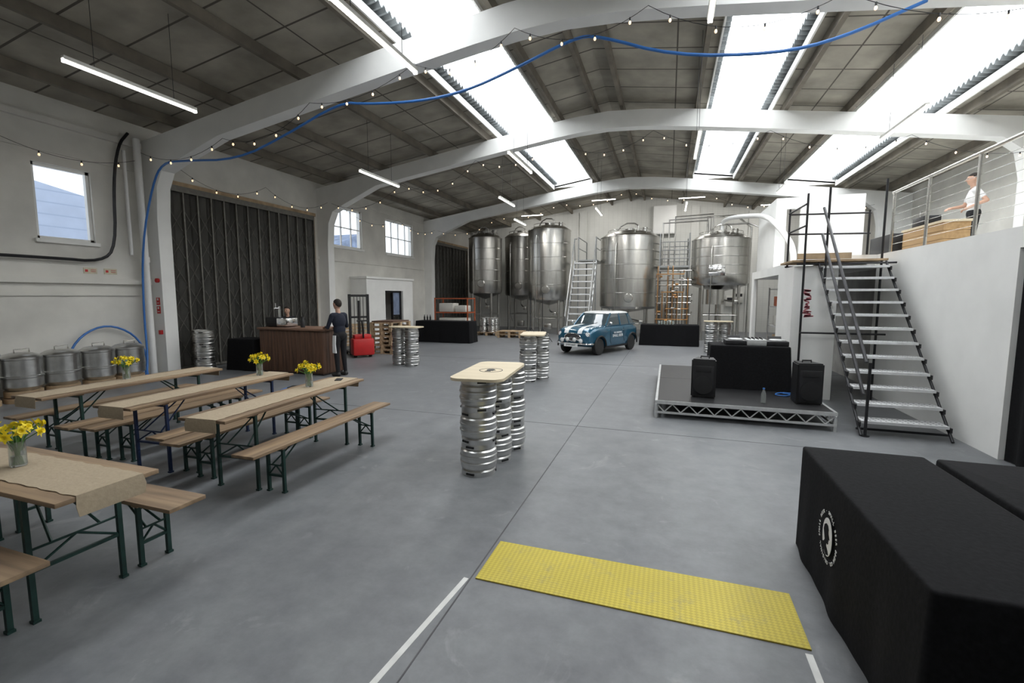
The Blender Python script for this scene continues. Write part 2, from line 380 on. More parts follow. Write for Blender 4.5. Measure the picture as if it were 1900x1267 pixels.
# office box on left wall
LX = XL+.62
mb = MB(); cellwall(mb, 0, LX, LX+.1, 14.7, 18.0, 0, 2.5, [(15.9, 17.2, 0, 2.05)])
mb.bb(XL, LX, 14.7, 14.8, 0, 2.5); mb.bb(XL, LX, 17.9, 18.0, 0, 2.5); mb.bb(XL, LX+.15, 14.65, 18.05, 2.5, 2.58)
struct(mb, 'wall_lobby', WHITE, 'white boxed-in entrance lobby', False)
mb = MB(); mb.bb(LX-.05, LX+.03, 15.95, 16.03, 0, 2.05); mb.bb(LX-.05, LX+.03, 17.1, 17.18, 0, 2.05); mb.bb(LX-.05, LX+.03, 15.95, 17.18, 1.98, 2.05); mb.bb(LX-.05, LX+.03, 16.5, 16.57, 0, 2.05); mb.bb(LX-.04, LX, 16.57, 17.1, 1.0, 1.05)
mb.m(1).bb(XL+.05, XL+.07, 15.9, 16.5, 0, 2.05); mb.m(2).bb(LX-.03, LX-.02, 16.57, 17.1, 1.05, 1.98)
struct(mb, 'door', [DARKM, OSB, SLATE], 'dark framed glazed door in the lobby')

# ------------------------------------------------------------ wall services
def hose(pts, r, name, m, label, cat, sm=2, seg=8): return solo(MB().tube(pts, r, seg, sm), name, m, label, cat)
hose([(-11.38, -2, 2.55), (-11.38, 5.7, 2.59), (-11.38, 6.5, 2.56), (-11.38, 6.8, 2.9), (-11.38, 6.85, 4.3), (-11.38, 7.0, 5.1), (-11.36, 7.2, 5.4)], .03, 'power_conduit', DARKM, 'thick dark cable clipped along the white wall', 'cable')
solo(MB().tube([(-11.27, 7.3, 0), (-11.27, 7.3, 5.3)], .07, 12).cyl((-11.27, 7.3, 2.6), (-11.27, 7.3, 2.72), .085), 'drain_pipe', PIPEW, 'white painted vertical drain pipe beside the column', 'pipe')
solo(MB().tube([(-11.36, 7.08, 2.75), (-11.36, 7.08, 5.0)], .035, 12), 'drain_pipe', PIPEW, 'thin white vertical pipe beside the column', 'pipe')
hose([(2.88, 7.3, 5.44), (2.0, 7.3, 5.15), (1.27, 7.3, 5.08), (-.04, 7.3, 5.26), (-1.12, 7.3, 5.72), (-1.48, 7.3, 5.75), (-2.48, 7.3, 5.43), (-3.3, 7.3, 5.22), (-4.14, 7.3, 5.17), (-5.2, 7.3, 5.26), (-5.81, 7.3, 5.37), (-7.09, 7.3, 4.93), (-8.35, 7.3, 4.59), (-9.87, 7.3, 4.71), (-10.5, 7.3, 4.72), (-10.85, 7.3, 4.3), (-11.1, 7.15, 3), (-11.15, 7.1, 1.5), (-11.05, 7.05, .5), (-10.9, 6.9, .06), (-10.5, 6.8, .04)], .022, 'blue_hose', BLUEH, 'long blue hose looped across the roof and down the column', 'hose', 2, 10)
hose([(-11.3, 5.7, .6), (-11.35, 6.0, 1.05), (-11.38, 6.5, 1.25), (-11.35, 7.0, 1.0), (-11.2, 7.15, .5), (-11.1, 7.0, .05)], .022, 'blue_hose', BLUEH, 'blue hose arched against the wall behind the vats', 'hose')
hose([(-11.4, 3.6, .03), (-11.4, 3.65, .9), (-11.4, 4.2, 1.15), (-11.4, 4.8, .95), (-11.4, 4.9, .03)], .03, 'drain_hose', GALV, 'grey hose arched against the wall', 'hose')
for y in (6.35, 6.72):
    solo(MB().box((0, 0, 0), (.01, .24, .12)).m(1).box((.006, -.07, 0), (.004, .05, .05)).box((.006, .05, .02), (.004, .09, .01)).box((.006, .05, -.015), (.004, .09, .01)), 'safety_sign', [PAPER, RED], 'small cream wall sign with red pictogram', 'sign', (-11.495, y, 2.37), 0, 'wall signs')
for i, z in enumerate((1.72, 1.52)):
    solo(MB().box((0, 0, 0), (.11, .01, .17)).m(1).box((0, -.006, .045), (.05, .004, .045)).box((0, -.006, -.04), (.07, .004, .012)), 'fire_sign', [RED, TEXTW], 'red fire point sign on the column', 'sign', (-11.25, 7.495, z), 0, 'fire signs')
solo(MB().cyl((0, 0, 0), (0, -.05, 0), .05), 'fire_bell', RED, 'small red fire alarm sounder on the column', 'alarm', (-11.2, 7.5, 2.2))
solo(MB().box((0, -.03, 0), (.08, .06, .1), bev=.01), 'call_point', RED, 'red break-glass call point on the column', 'alarm', (-11.2, 7.5, 1.0))
# fluorescent battens
def batten(x, y0, y1, z=4.85, power=25):
    l = y1-y0
    r = thing('fluorescent_light', 'long white fluorescent batten hung from the roof on thin wires', 'ceiling light', (x, y0, z), 0, 'fluorescent battens')
    part(MB().box((0, l/2, .055), (.07, l, .05), bev=.008), 'housing', HOB, r)
    part(MB().cyl((0, .03, .01), (0, l-.03, .01), .019).box((0, .015, .02), (.05, .03, .05)).box((0, l-.015, .02), (.05, .03, .05)), 'tube', TUBE, r)
    h = zr(x)-z
    for t in (.2, .8): part(MB().cyl((0, l*t, .08), (0, l*t, h), .004, seg=6), 'hanging_wire', DARKM, r)
    ld = bpy.data.lights.new('tube_lamp', 'AREA'); ld.shape = 'RECTANGLE'; ld.size = .08; ld.size_y = l; ld.energy = power; ld.color = (1, .97, .92); ld.spread = math.pi
    add('tube_lamp', ld, r, (0, l/2, -.02))
for x, y0, y1, z, pw in ((-7.6, 4.1, 5.9, 4.9, 18), (-3.35, 4.1, 5.8, 4.85, 18), (.34, 4.1, 5.8, 4.85, 18), (3.85, 4.1, 5.8, 4.85, 18), (-7.2, 9.7, 11.4, 4.85, 30), (-3.3, 9.5, 11.2, 4.85, 18), (.46, 9.5, 11.2, 4.85, 18), (3.83, 9.4, 11.1, 4.85, 18), (-5.55, 15.0, 16.6, 5.15, 30), (-6.0, 18.0, 19.5, 4.9, 45), (-2.6, 17.2, 18.7, 5.0, 45), (.5, 17.2, 18.7, 5.0, 45), (3.0, 15.0, 15.9, 4.9, 30)):
    batten(x, y0, y1, z, pw)
for x in (-6.9, -3.2, .9, 4.4):  # extra battens added in the back bay to brighten the gable wall
    r = thing('fluorescent_light', 'added fluorescent batten under the roof to brighten the brick gable', 'ceiling light', (x, 23.6, zr(x)-.35), 0, 'fluorescent battens')
    part(MB().box((0, 0, .055), (1.2, .09, .05), bev=.008).cyl((-.4, 0, .08), (-.4, 0, .27), .008, seg=6).cyl((.4, 0, .08), (.4, 0, .27), .008, seg=6), 'housing', HOB, r)
    part(MB().cyl((-.58, 0, .01), (.58, 0, .01), .019), 'tube', TUBE, r)
    ld = bpy.data.lights.new('tube_lamp', 'AREA'); ld.shape = 'RECTANGLE'; ld.size = 1.2; ld.size_y = .1; ld.energy = 60; ld.color = (1, .98, .94)
    add('tube_lamp', ld, r, (0, 0, -.02), (math.radians(25), 0, 0))
# festoon strings
def festoon(anchors, nb, sag, label='string of warm festoon bulbs swagged along the white beam'):
    r = thing('festoon_lights', label, 'string lights', anchors[0], 0, 'festoon strings'); o = Vector(anchors[0])
    pts = []; bulbs = []
    for a, b in zip(anchors, anchors[1:]):
        a = Vector(a)-o; b = Vector(b)-o
        sg = sag*random.uniform(.7, 1.25)
        for i in range(12):
            t = i/12; p = a.lerp(b, t); p.z -= sg*4*t*(1-t); pts.append(p)
        for k in range(nb):
            t = (k+.5)/nb; p = a.lerp(b, t); p.z -= sg*4*t*(1-t); bulbs.append(p)
    pts.append(Vector(anchors[-1])-o)
    part(MB().tube(pts, .0045, 5), 'cable', DARKM, r)
    mb = MB(); mb.lathe([(.0, -.09), (.012, -.085), (.019, -.07), (.018, -.055), (.011, -.04)], 10); bm_ = mb.mesh('bulb', BULB)
    mb = MB(); mb.lathe([(.011, -.042), (.012, -.03), (.011, .008), (.0, .01)], 8); sm_ = mb.mesh('socket', BLACK)
    for p in bulbs:
        q = add('bulb', bm_, r, p); add('socket', sm_, q)
ya = 7.2
festoon([(-11.0, ya, 4.95), (-8.6, ya, 5.0), (-6.4, ya, 5.4), (-4.2, ya, 5.75), (-2.4, ya, 6.0), (-.4, ya, 5.95), (2.0, ya, 5.65), (4.6, ya, 5.3), (7.2, ya, 5.0)], 4, .28)
yb = 12.85
festoon([(-10.7, yb, 4.9), (-8, yb, 5.35), (-5.5, yb, 5.8), (-3, yb, 6.1), (-.5, yb, 6.1), (2.2, yb, 5.8), (5, yb, 5.4), (7.7, yb, 5.0)], 5, .45)
yc = 20.1
festoon([(-10.6, yc, 4.95), (-7.5, yc, 5.45), (-4.6, yc, 5.9), (-1.7, yc, 6.25), (1.4, yc, 5.9), (4.2, yc, 5.55), (6.9, yc, 5.1)], 5, .35)
festoon([(-11.3, 1.8, 5.0), (-11.3, 4.6, 4.85), (-11.2, 7.2, 4.8)], 4, .3, 'string of warm festoon bulbs along the painted side wall')
festoon([(-10.9, 7.95, 4.8), (-10.9, 10.4, 4.9), (-10.9, 12.9, 4.95)], 4, .3, 'string of warm festoon bulbs above the folding door')
festoon([(-10.9, 13.5, 5.0), (-10.8, 17, 5.0), (-10.8, 20.2, 5.0)], 5, .35, 'string of warm festoon bulbs above the high windows')
# ------------------------------------------------------------ kegs
def kegmesh(r=.19, h=.335):
    p = [(0, .03), (r*.8, .03), (r*.86, 0), (r*.93, 0), (r*.95, .05), (r*.9, .065), (r*.99, .085), (r, .11), (r, h*.36), (r*1.035, h*.39), (r*1.035, h*.43), (r, h*.46), (r, h*.56), (r*1.035, h*.59), (r*1.035, h*.63), (r, h*.66), (r, h-.1), (r*.99, h-.075), (r*.9, h-.06), (r*.95, h-.045), (r*.93, h), (r*.86, h), (r*.84, h-.05), (r*.2, h-.04), (r*.16, h-.01), (0, h-.01)]
    mb = MB().lathe(p, 28)
    mb.m(1)
    for k in range(3):
        a = k*2.094
        for z in (.028, h-.024): mb.box((r*.937*math.cos(a), r*.937*math.sin(a), z), (.012, .09, .02), rot=(0, 0, a))
    return mb.mesh('keg', [KEGM, BLACK], 25)
KM = kegmesh()
def keg(x, y, z, lab):
    o = add('keg', KM, None, (x, y, z), (0, 0, random.uniform(0, 6))); o['label'] = lab; o['category'] = 'keg'; o['group'] = 'stainless beer kegs'
def ktable(cols, center, size, rot, lab, logo=True):
    for x, y in cols:
        for k in range(3): keg(x, y, k*.336, 'stainless steel beer keg stacked as a table leg')
    w, l = size; pts = []; rr = min(w, l)*.22
    for cx, cy, a0 in ((w/2-rr, l/2-rr, 0), (-w/2+rr, l/2-rr, 90), (-w/2+rr, -l/2+rr, 180), (w/2-rr, -l/2+rr, 270)):
        for k in range(7):
            a = math.radians(a0+15*k); pts.append((cx+rr*math.cos(a), cy+rr*math.sin(a)))
    r = solo(MB().prism(pts, 2, 0, .028), 'tabletop', PLY, lab, 'tabletop', (*center, 1.008), rot)
    if logo:
        mb = MB(); R = .13
        ring = [[(rr_*math.cos(2*math.pi*i/32), rr_*math.sin(2*math.pi*i/32), z) for rr_, z in ((R-.008, 0), (R, 0), (R, .002), (R-.008, .002))] for i in range(33)]
        mb.loft(ring, cap=False)
        mb.prism([(-.045, .07), (0, .085), (.03, .06), (.028, .03), (.055, 0), (.034, -.01), (.03, -.04), (.0, -.04), (.02, -.08), (-.05, -.08), (-.035, -.03), (-.055, .02)], 2, 0, .002)
        part(mb, 'logo', TEXTB, r, 'black round printed logo', loc=(.02, -.05, .0285))
ktable([(-1.84, 4.33), (-1.815, 4.75), (-1.79, 5.18)], (-1.84, 4.68), (.56, 1.22), .1, 'rounded plywood tabletop with black logo resting on kegs')
ktable([(-2.82, 9.4), (-2.66, 9.82)], (-2.76, 9.6), (.52, .95), .2, 'pale plywood tabletop resting on two keg stacks', False)
ktable([(-6.82, 10.65), (-6.38, 10.55)], (-6.58, 10.62), (.88, .46), 0, 'pale plywood tabletop on kegs near the bar', False)
ktable([(1.35, 16.1), (1.78, 16.2)], (1.56, 16.15), (.86, .42), 0, 'pale plywood tabletop on kegs beside the brewing vessels', False)
for x, y in ((-10.95, 8.25), (-10.5, 8.0)):
    for k in range(3): keg(x, y, k*.336, 'stainless steel keg stacked beside the folding door')
for i in range(4):
    for k in range(2): keg(-8.2+.42*(i % 2), 20.0+.42*(i//2), .144+k*.336, 'stainless keg stacked on a pallet by the tanks')
# vats along left wall
def vat():
    r = thing('steel_vat', 'squat stainless steel brewing vat on a low stand', 'vat', (-10.75, 4.2, 0), 0, 'steel vats by the wall')
    part(MB().lathe([(0, .22), (.2, .2), (.25, .25), (.27, .27), (.27, .42), (.28, .43), (.28, .46), (.27, .47), (.27, .74), (.28, .75), (.28, .78), (.265, .8), (.2, .84), (.12, .86), (0, .86)], 28), 'body', KEGM, r)
    mb = MB().lathe([(.24, .0), (.27, .0), (.27, .08), (.24, .08)], 24); mb.lathe([(0, .1), (.25, .1), (.25, .2), (0, .2)], 24)
    part(mb, 'stand', OSB, r)
    for k in range(3): part(MB().cyl((.2*math.cos(k*2.1), .2*math.sin(k*2.1), .07), (.2*math.cos(k*2.1), .2*math.sin(k*2.1), .12), .03), 'foot', DARKM, r)
    mb = MB().tube([(.05, -.1, .85), (.05, -.1, .92), (.05, .1, .92), (.05, .1, .85)], .012, 6); part(mb, 'handle', STEEL, r)
    return r
v0 = vat()
for i in range(1, 6): dup(v0, (-10.75+.03*(i % 2), 4.2+.57*i if i < 5 else 3.6, 0))
# ------------------------------------------------------------ trestle tables and benches
def board_set(L_, W_, H_, name, label, cat, frame_m, grp, nb=2):
    r = thing(name, label, cat, (0, 0, 0), 0, grp); mb = MB(); g = .006; w = (W_-g*(nb-1))/nb
    for i in range(nb): mb.box((0, -W_/2+w/2+i*(w+g), H_-.014), (L_, w, .028), bev=.004)
    mb.box((-L_*.33, 0, H_-.036), (.06, W_*.9, .016)); mb.box((L_*.33, 0, H_-.036), (.06, W_*.9, .016))
    part(mb, 'tabletop' if H_ > .6 else 'seat', WOODT, r)
    for sx in (-1, 1):
        x = sx*(L_/2-.36); mb = MB(); ww = W_/2-.035
        for sy in (-1, 1):
            mb.box((x, sy*ww, (H_-.045)/2), (.026, .026, H_-.045)); mb.box((x, sy*ww, .008), (.04, .036, .016))
        mb.box((x, 0, H_-.055), (.026, ww*2, .026)); mb.box((x, 0, .16), (.02, ww*2, .02)) if H_ < .6 else mb.box((x, 0, .3), (.02, ww*2, .02))
        part(mb, 'leg_frame', frame_m, r)
        mb = MB()
        for sy in (-.6, .6): mb.cyl((x, sy*ww*.9, H_*.55), (x-sx*min(.38, H_*.6), sy*ww*.25, H_-.045), .008, seg=6)
        mb.cyl((x, -ww, .16 if H_ < .6 else .3), (x, 0, H_*.55), .008, seg=6); mb.cyl((x, ww, .16 if H_ < .6 else .3), (x, 0, H_*.55), .008, seg=6); mb.cyl((x, -ww, H_*.55), (x, ww, H_*.55), .008, seg=6)
        part(mb, 'brace', frame_m, r)
    return r
T = board_set(2.12, .52, .77, 'trestle_table', 'long wooden beer table with folding green steel legs', 'table', GREEN, 'beer garden tables')
B = board_set(2.12, .25, .47, 'bench', 'narrow wooden beer bench with folding green steel legs', 'bench', GREEN, 'beer garden benches', 1)
h = math.pi/2
T.location = (-3.92, 3.9, 0); T.rotation_euler.z = h+.07
t2 = dup(T, (-5.15, 3.95, 0), h+.04, 'long wooden beer table with folding blue steel legs')
for c in t2.children:
    if c.name.startswith(('leg', 'brace')): c.data = c.data.copy(); c.data.materials[0] = BLUEL
dup(T, (-6.5, 3.95, 0), h+.02); dup(T, (-4.05, 1.66, 0), 0, 'wooden beer table with green legs and a burlap runner')
B.location = (-3.47, 3.95, 0); B.rotation_euler.z = h+.02
for x, y, a in ((-4.43, 3.98, h+.04), (-4.72, 4.05, h+.03), (-5.72, 4.05, h+.02), (-6.03, 4.0, h), (-7.05, 4.05, h), (-4.07, 2.1, 0), (-4.08, 1.25, 0)): dup(B, (x, y, 0), a)
def runner(L_, name_loc, rot):
    rings = []; n = 40
    for i in range(n+1):
        t = -(L_/2+.12)+i/n*(L_+.24)
        e = L_/2+.005
        if abs(t) > e: x = math.copysign(e+.004, t); z = .003-(abs(t)-e)
        else: x = t; z = .004+.0012*math.sin(i*1.7)
        w = .17+.006*math.sin(i*2.3)
        if abs(t) > e: rings.append([(x, -w, z), (x, w, z), (x+math.copysign(.004, t), w, z), (x+math.copysign(.004, t), -w, z)])
        else: rings.append([(x, -w, z-.002), (x, w, z-.002), (x, w, z+.002), (x, -w, z+.002)])
    solo(MB().loft(rings), 'table_runner', BURL, 'natural burlap runner laid along the wooden table', 'table runner', name_loc, rot, 'burlap runners')
for x, y, a in ((-3.92, 3.9, h+.07), (-5.15, 3.95, h+.04), (-6.5, 3.95, h+.02), (-4.05, 1.66, 0)): runner(2.12, (x, y, .77), a)
solo(MB().box((0, 0, .006), (.08, .15, .01), bev=.003), 'phone', BLACK, 'black mobile phone lying on the burlap runner', 'phone', (-3.97, 4.78, .775), .5)
# flowers
fl = MB()
for k in range(6):
    a = k*math.pi/3; ca, sa = math.cos(a), math.sin(a)
    P = [(0, 0, 0), (.018*ca-.012*sa, .018*sa+.012*ca, .008), (.042*ca, .042*sa, .004), (.018*ca+.012*sa, .018*sa-.012*ca, .008)]
    vs = [fl.bm.verts.new(p) for p in P]; fl.bm.faces.new(vs)
fl.lathe([(.008, 0), (.012, .018), (.018, .028), (.014, .026), (.006, .01)], 10)
FM = fl.mesh('blossom', PET)
def bouquet(x, y, z=.776):
    r = thing('vase', 'small clear glass vase on the burlap runner', 'vase', (x, y, z), 0, 'glass vases')
    part(MB().lathe([(0, 0), (.038, 0), (.042, .01), (.04, .15), (.043, .16), (.039, .16), (.036, .15), (.037, .012), (0, .01)], 20), 'glass', GLASS, r)
    part(MB().lathe([(0, .013), (.034, .013), (.034, .07), (0, .07)], 16), 'water', GLASS, r)
    q = thing('daffodil_bouquet', 'bunch of yellow daffodils standing in a glass vase', 'flowers', (x, y, z), random.uniform(0, 3), 'daffodil bouquets')
    mb = MB(); hs = []
    for i in range(14):
        a = i*2.4; rr = .03+.095*math.sqrt(i/14); hgt = .28-.5*rr+random.uniform(-.02, .03)
        p = Vector((rr*math.cos(a), rr*math.sin(a), hgt)); hs.append((p, a, rr))
        mb.tube([(.015*math.cos(a+2), .015*math.sin(a+2), .015), (.02*math.cos(a), .02*math.sin(a), .15), tuple(p)], .003, 5, 1)
    for i in range(10):
        a = i*.63+.3; mb.loft([[(.02*math.cos(a), .02*math.sin(a), .1), (.024*math.cos(a+.2), .024*math.sin(a+.2), .1)], [(.05*math.cos(a), .05*math.sin(a), .19), (.05*math.cos(a+.25), .05*math.sin(a+.25), .19)], [(.12*math.cos(a), .12*math.sin(a), .25), (.12*math.cos(a+.04), .12*math.sin(a+.04), .255)]], cap=False, closed=False)
    part(mb, 'stems', STEM, q)
    for p, a, rr in hs:
        f = add('daffodil', FM, q, p); f.rotation_euler = (0, .35+rr*9, a)
bouquet(-3.87, 1.66); bouquet(-4.0, 4.3); bouquet(-5.22, 4.72); bouquet(-6.62, 3.95)
# ------------------------------------------------------------ draped tables
def drape(x0, x1, y0, y1, H_, label, rot=0, amp=.014, z0=0, flare=.03):
    w, d = x1-x0, y1-y0; per = []; rc = .024
    def seg(a, b, k): return [(a[0]+(b[0]-a[0])*i/k, a[1]+(b[1]-a[1])*i/k) for i in range(k)]
    cs = [(-w/2+rc, -d/2+rc, 180), (w/2-rc, -d/2+rc, 270), (w/2-rc, d/2-rc, 0), (-w/2+rc, d/2-rc, 90)]
    for i in range(4):
        cx, cy, a0 = cs[i]; arc = [(cx+rc*math.cos(math.radians(a0+t)), cy+rc*math.sin(math.radians(a0+t))) for t in (0, 22, 45, 67, 90)]
        nx, ny, na = cs[(i+1) % 4]; nxt = (nx+rc*math.cos(math.radians(na)), ny+rc*math.sin(math.radians(na)))
        per += arc[:-1]+seg(arc[-1], nxt, max(8, int((w if i % 2 == 0 else d)/.045)))
    rings = []; nrm = []
    n = len(per)
    for k in range(n):
        t = Vector(per[(k+1) % n])-Vector(per[k-1]); nn_ = Vector((t.y, -t.x)); nrm.append(nn_.normalized())
    for zf, ins in ((0, 0), (.1, 0), (.25, 0), (.45, 0), (.65, 0), (.82, 0), (.93, 0), (.98, .0005), (.992, .004), (.998, .01), (1.0, .02)):
        ring = []
        for k, (px, py) in enumerate(per):
            q = (1-zf)
            ph = amp*q*(math.sin(k*.42+.5*q)+.8*math.sin(k*.19+1)+.4*math.sin(k*.9)) + flare*q - ins
            ring.append((px+nrm[k].x*ph, py+nrm[k].y*ph, .004+(H_-.004)*zf))
        rings.append(ring)
    mb = MB().loft(rings)
    return solo(mb, 'draped_table', CLOTH, label, 'table', ((x0+x1)/2, (y0+y1)/2, z0), rot)
dt = drape(.97, 1.70, 2.03, 3.8, .75, 'table under a black floor-length cloth with a white round logo', 0, .009, 0, .018)
drape(1.76, 2.5, 1.6, 3.8, .745, 'second table under plain black cloth pushed alongside', 0, .008, 0, .018)
drape(-9.6, -7.25, 16.2, 16.95, .85, 'long trestle table in black cloth in front of the tanks', .0)
drape(-.95, 1.1, 17.8, 18.5, .78, 'table in black cloth below the mash vessels')
drape(-10.4, -9.55, 8.5, 9.1, .78, 'black draped side table next to the bar')
# logo
lg = add('logo', None, dt); lg['label'] = 'white round printed logo with profile head'
frame(lg, (-.392, .15, .42), (0, -1, 0), (0, 0, 1)); lg.scale = (.9, .9, 1)
s_ = "SMALL BEER BREW CO. ORIGINAL SMALL BEER · "
for i, ch in enumerate(s_):
    if ch == ' ': continue
    a = math.pi/2-2*math.pi*i/len(s_); m_ = text_mesh(ch, .034, TEXTW, .001)
    q = add('letter', m_, lg, (.165*math.cos(a), .165*math.sin(a), .0)); q.rotation_euler = (0, 0, a-math.pi/2)
mb = MB(); ov = [(.09*math.cos(2*math.pi*i/28), .128*math.sin(2*math.pi*i/28)) for i in range(28)]
mb.prism(ov, 2, 0, .002); mb.m(1)
prof = [(-.055, .065), (-.02, .085), (.01, .082), (.026, .06), (.024, .045), (.028, .03), (.052, .002), (.032, -.004), (.036, -.014), (.028, -.02), (.033, -.03), (.022, -.042), (.0, -.04), (-.004, -.062), (.03, -.085), (.045, -.105), (0, -.122), (-.05, -.1), (-.075, -.06), (-.05, -.05), (-.035, -.03), (-.05, .0), (-.065, .03)]
mb.prism(prof, 2, .002, .004); part(mb, 'emblem', [TEXTW, CLOTH], lg)
# small glasses on far tables
GM = MB().lathe([(0, 0), (.03, 0), (.036, .13), (.033, .13), (.028, .008), (0, .008)], 12).mesh('drinking_glass', GLASS)
BM_ = MB().lathe([(0, 0), (.032, 0), (.034, .14), (.014, .19), (.014, .24), (0, .24)], 12).mesh('bottle', DARKM)
for i in range(12):
    o = add('drinking_glass', GM, None, (-.3+.1*(i % 6), 18.05+.12*(i//6), .781)); o['label'] = 'clear drinking glass standing on the black tablecloth'; o['category'] = 'glass'; o['group'] = 'glasses on the black table'
for i in range(3):
    o = add('bottle', BM_, None, (-9.3+.13*i, 16.4, .851)); o['label'] = 'dark beer bottle standing on the black tablecloth'; o['category'] = 'bottle'; o['group'] = 'bottles on the black table'
# ------------------------------------------------------------ stage
st = thing('stage', 'low black stage deck on an aluminium truss frame', 'stage', (-.12, 7.17, 0))
SW, SD, SH = 2.33, 3.85, .27
part(MB().bb(.02, SW-.02, .02, 2.08, SH-.04, SH), 'deck', BLACK, st)
part(MB().bb(.02, SW-.2, 2.09, SD-.02, SH-.04, SH), 'deck', BLACK, st)
mb = MB()
for y in (.02,):
    mb.box((SW/2, y, SH-.025), (SW, .036, .05)); mb.box((SW/2, y, .09), (SW, .03, .03))
    n = 20
    for i in range(n): mb.cyl((SW*i/n, y, .1 if i % 2 else SH-.05), (SW*(i+1)/n, y, SH-.05 if i % 2 else .1), .009, seg=6)
mb.box(((SW-.2)/2, SD-.02, SH-.027), (SW-.2, .04, .05)); mb.box(((SW-.2)/2, SD-.02, .09), (SW-.2, .035, .03))
for x, dd in ((.0, SD), (SW, 2.05)):
    mb.box((x, dd/2, SH-.025), (.036, dd, .05)); mb.box((x, dd/2, .09), (.03, dd, .03)); n = 30 if dd > 3 else 16
    for i in range(n): mb.cyl((x, dd*i/n, .1 if i % 2 else SH-.05), (x, dd*(i+1)/n, SH-.05 if i % 2 else .1), .009, seg=6)
part(mb, 'truss_frame', GALV, st)
for x, ys in ((.0, (.03, SD/2, SD-.03)), (SW, (.03, 2.03)), (SW-.24, (SD-.03,))):
    for y in ys: part(MB().cyl((x, y, 0), (x, y, SH-.05), .024), 'leg', GALV, st)
drape(.72, 1.93, 8.5, 9.15, .74, 'equipment table in black cloth on the stage', 0, .014, .27)
# decks & mixer
for x in (1.12, 1.76):
    dk = thing('turntable', 'dark media player deck with silver jog wheel on the draped table', 'turntable', (x, 8.78, 1.01), 0, 'player decks')
    part(MB().box((0, 0, .04), (.32, .36, .08), bev=.01), 'body', DARKM, dk)
    part(MB().lathe([(0, 0), (.12, 0), (.12, .018), (.105, .025), (0, .027)], 28), 'jog_wheel', GALV, dk, loc=(0, -.04, .08))
    part(MB().box((0, .13, .105), (.2, .02, .07), rot=(-.5, 0, 0)), 'screen', BLACK, dk)
dj = thing('dj_mixer', 'silver audio mixer with dark knobs between the player decks', 'mixer', (1.44, 8.78, 1.01))
part(MB().box((0, 0, .05), (.3, .36, .1), bev=.008), 'body', GALV, dj)
for i in range(4):
    for j in range(4): part(MB().cyl((-.09+.06*i, .14-.05*j, .1), (-.09+.06*i, .14-.05*j, .122), .013, seg=10), 'knob', BLACK, dj)
    part(MB().box((-.09+.06*i, -.1, .108), (.02, .035, .014)), 'fader', BLACK, dj)
def speaker(x, y, rot):
    r = thing('speaker', 'black portable loudspeaker cabinet standing on the stage', 'speaker', (x, y, .27), rot, 'stage loudspeakers')
    pl = [(-.18, -.16), (.18, -.16), (.13, .17), (-.13, .17)]
    mb = MB().prism(pl, 2, 0, .6); bmesh.ops.bevel(mb.bm, geom=list(mb.bm.edges), offset=.018, segments=2, affect='EDGES'); part(mb, 'cabinet', BLACK, r)
    part(MB().box((0, -.163, .27), (.3, .014, .46), bev=.006), 'grille', DARKM, r)
    part(MB().lathe([(0, 0), (.05, 0), (.125, .012), (.125, .0), (.14, 0), (.14, .02)], 24), 'woofer', BLACK, r, loc=(0, -.165, .2), rot=(h, 0, 0))
    part(MB().box((0, -.172, .45), (.22, .01, .09), bev=.004), 'horn', BLACK, r)
    part(MB().tube([(-.06, 0, .59), (-.06, 0, .63), (.06, 0, .63), (.06, 0, .59)], .012, 6), 'handle', BLACK, r)
speaker(.58, 7.75, -.15); speaker(1.97, 7.75, .15)
bt = thing('water_bottle', 'clear plastic water bottle on the stage deck', 'bottle', (1.38, 7.5, .27))
part(MB().lathe([(0, 0), (.032, 0), (.034, .02), (.034, .14), (.015, .19), (.013, .21), (0, .21)], 16), 'body', GLASS, bt); part(MB().cyl((0, 0, .205), (0, 0, .225), .015), 'cap', BLUEH, bt)
hose([(1.75, 8.3, .285), (1.9, 8.2, .29), (1.8, 8.05, .285), (1.65, 8.1, .285), (1.7, 8.25, .29), (1.9, 8.3, .3), (2.0, 8.0, .285)], .01, 'power_cable', BLUEH, 'coiled blue power cable on the stage', 'cable')
hose([(.6, 7.98, .285), (.75, 8.1, .28), (.65, 8.3, .28), (.68, 8.5, .28)], .008, 'power_cable', BLACK, 'black cable trailing across the stage', 'cable')
# ------------------------------------------------------------ scaffold stairs
TREAD = mat('bright_galvanised', (.64, .65, .66), .45, .15, .1, 14)
sc = thing('scaffold_stairs', 'galvanised scaffold staircase with black tube rails up to the mezzanine', 'stairs', (2.47, 7.15, 0))
NS = 12; TW = .93
for i in range(NS):
    mb = MB(); mb.box((TW/2+.01, .08+i*.185, .195*(i+1)), (TW, .24, .02), bev=.004); mb.box((TW/2+.01, -.042+i*.185, .195*(i+1)-.008), (TW, .01, .036)); mb.box((TW/2+.01, .2+i*.185, .195*(i+1)-.008), (TW, .01, .036))
    mb.m(1)
    for k in range(15):
        for j in (-.07, 0, .07): mb.cyl((.06+.059*k, .08+i*.185+j, .195*(i+1)+.0102), (.06+.059*k, .08+i*.185+j, .195*(i+1)+.0112), .012, seg=6)
    part(mb, 'tread', [TREAD, DARKM], sc)
for x in (-.01, TW+.03):
    mb = MB().cyl((x, -.1, .02), (x, 2.2, 2.42), .018)
    for i in range(NS): mb.box((x, .0+i*.185, .195*(i+1)-.04), (.02, .1, .06))
    part(mb, 'stringer', DARKM, sc)
def pole(mb, a, b, r=.018): mb.cyl(a, b, r, seg=10)
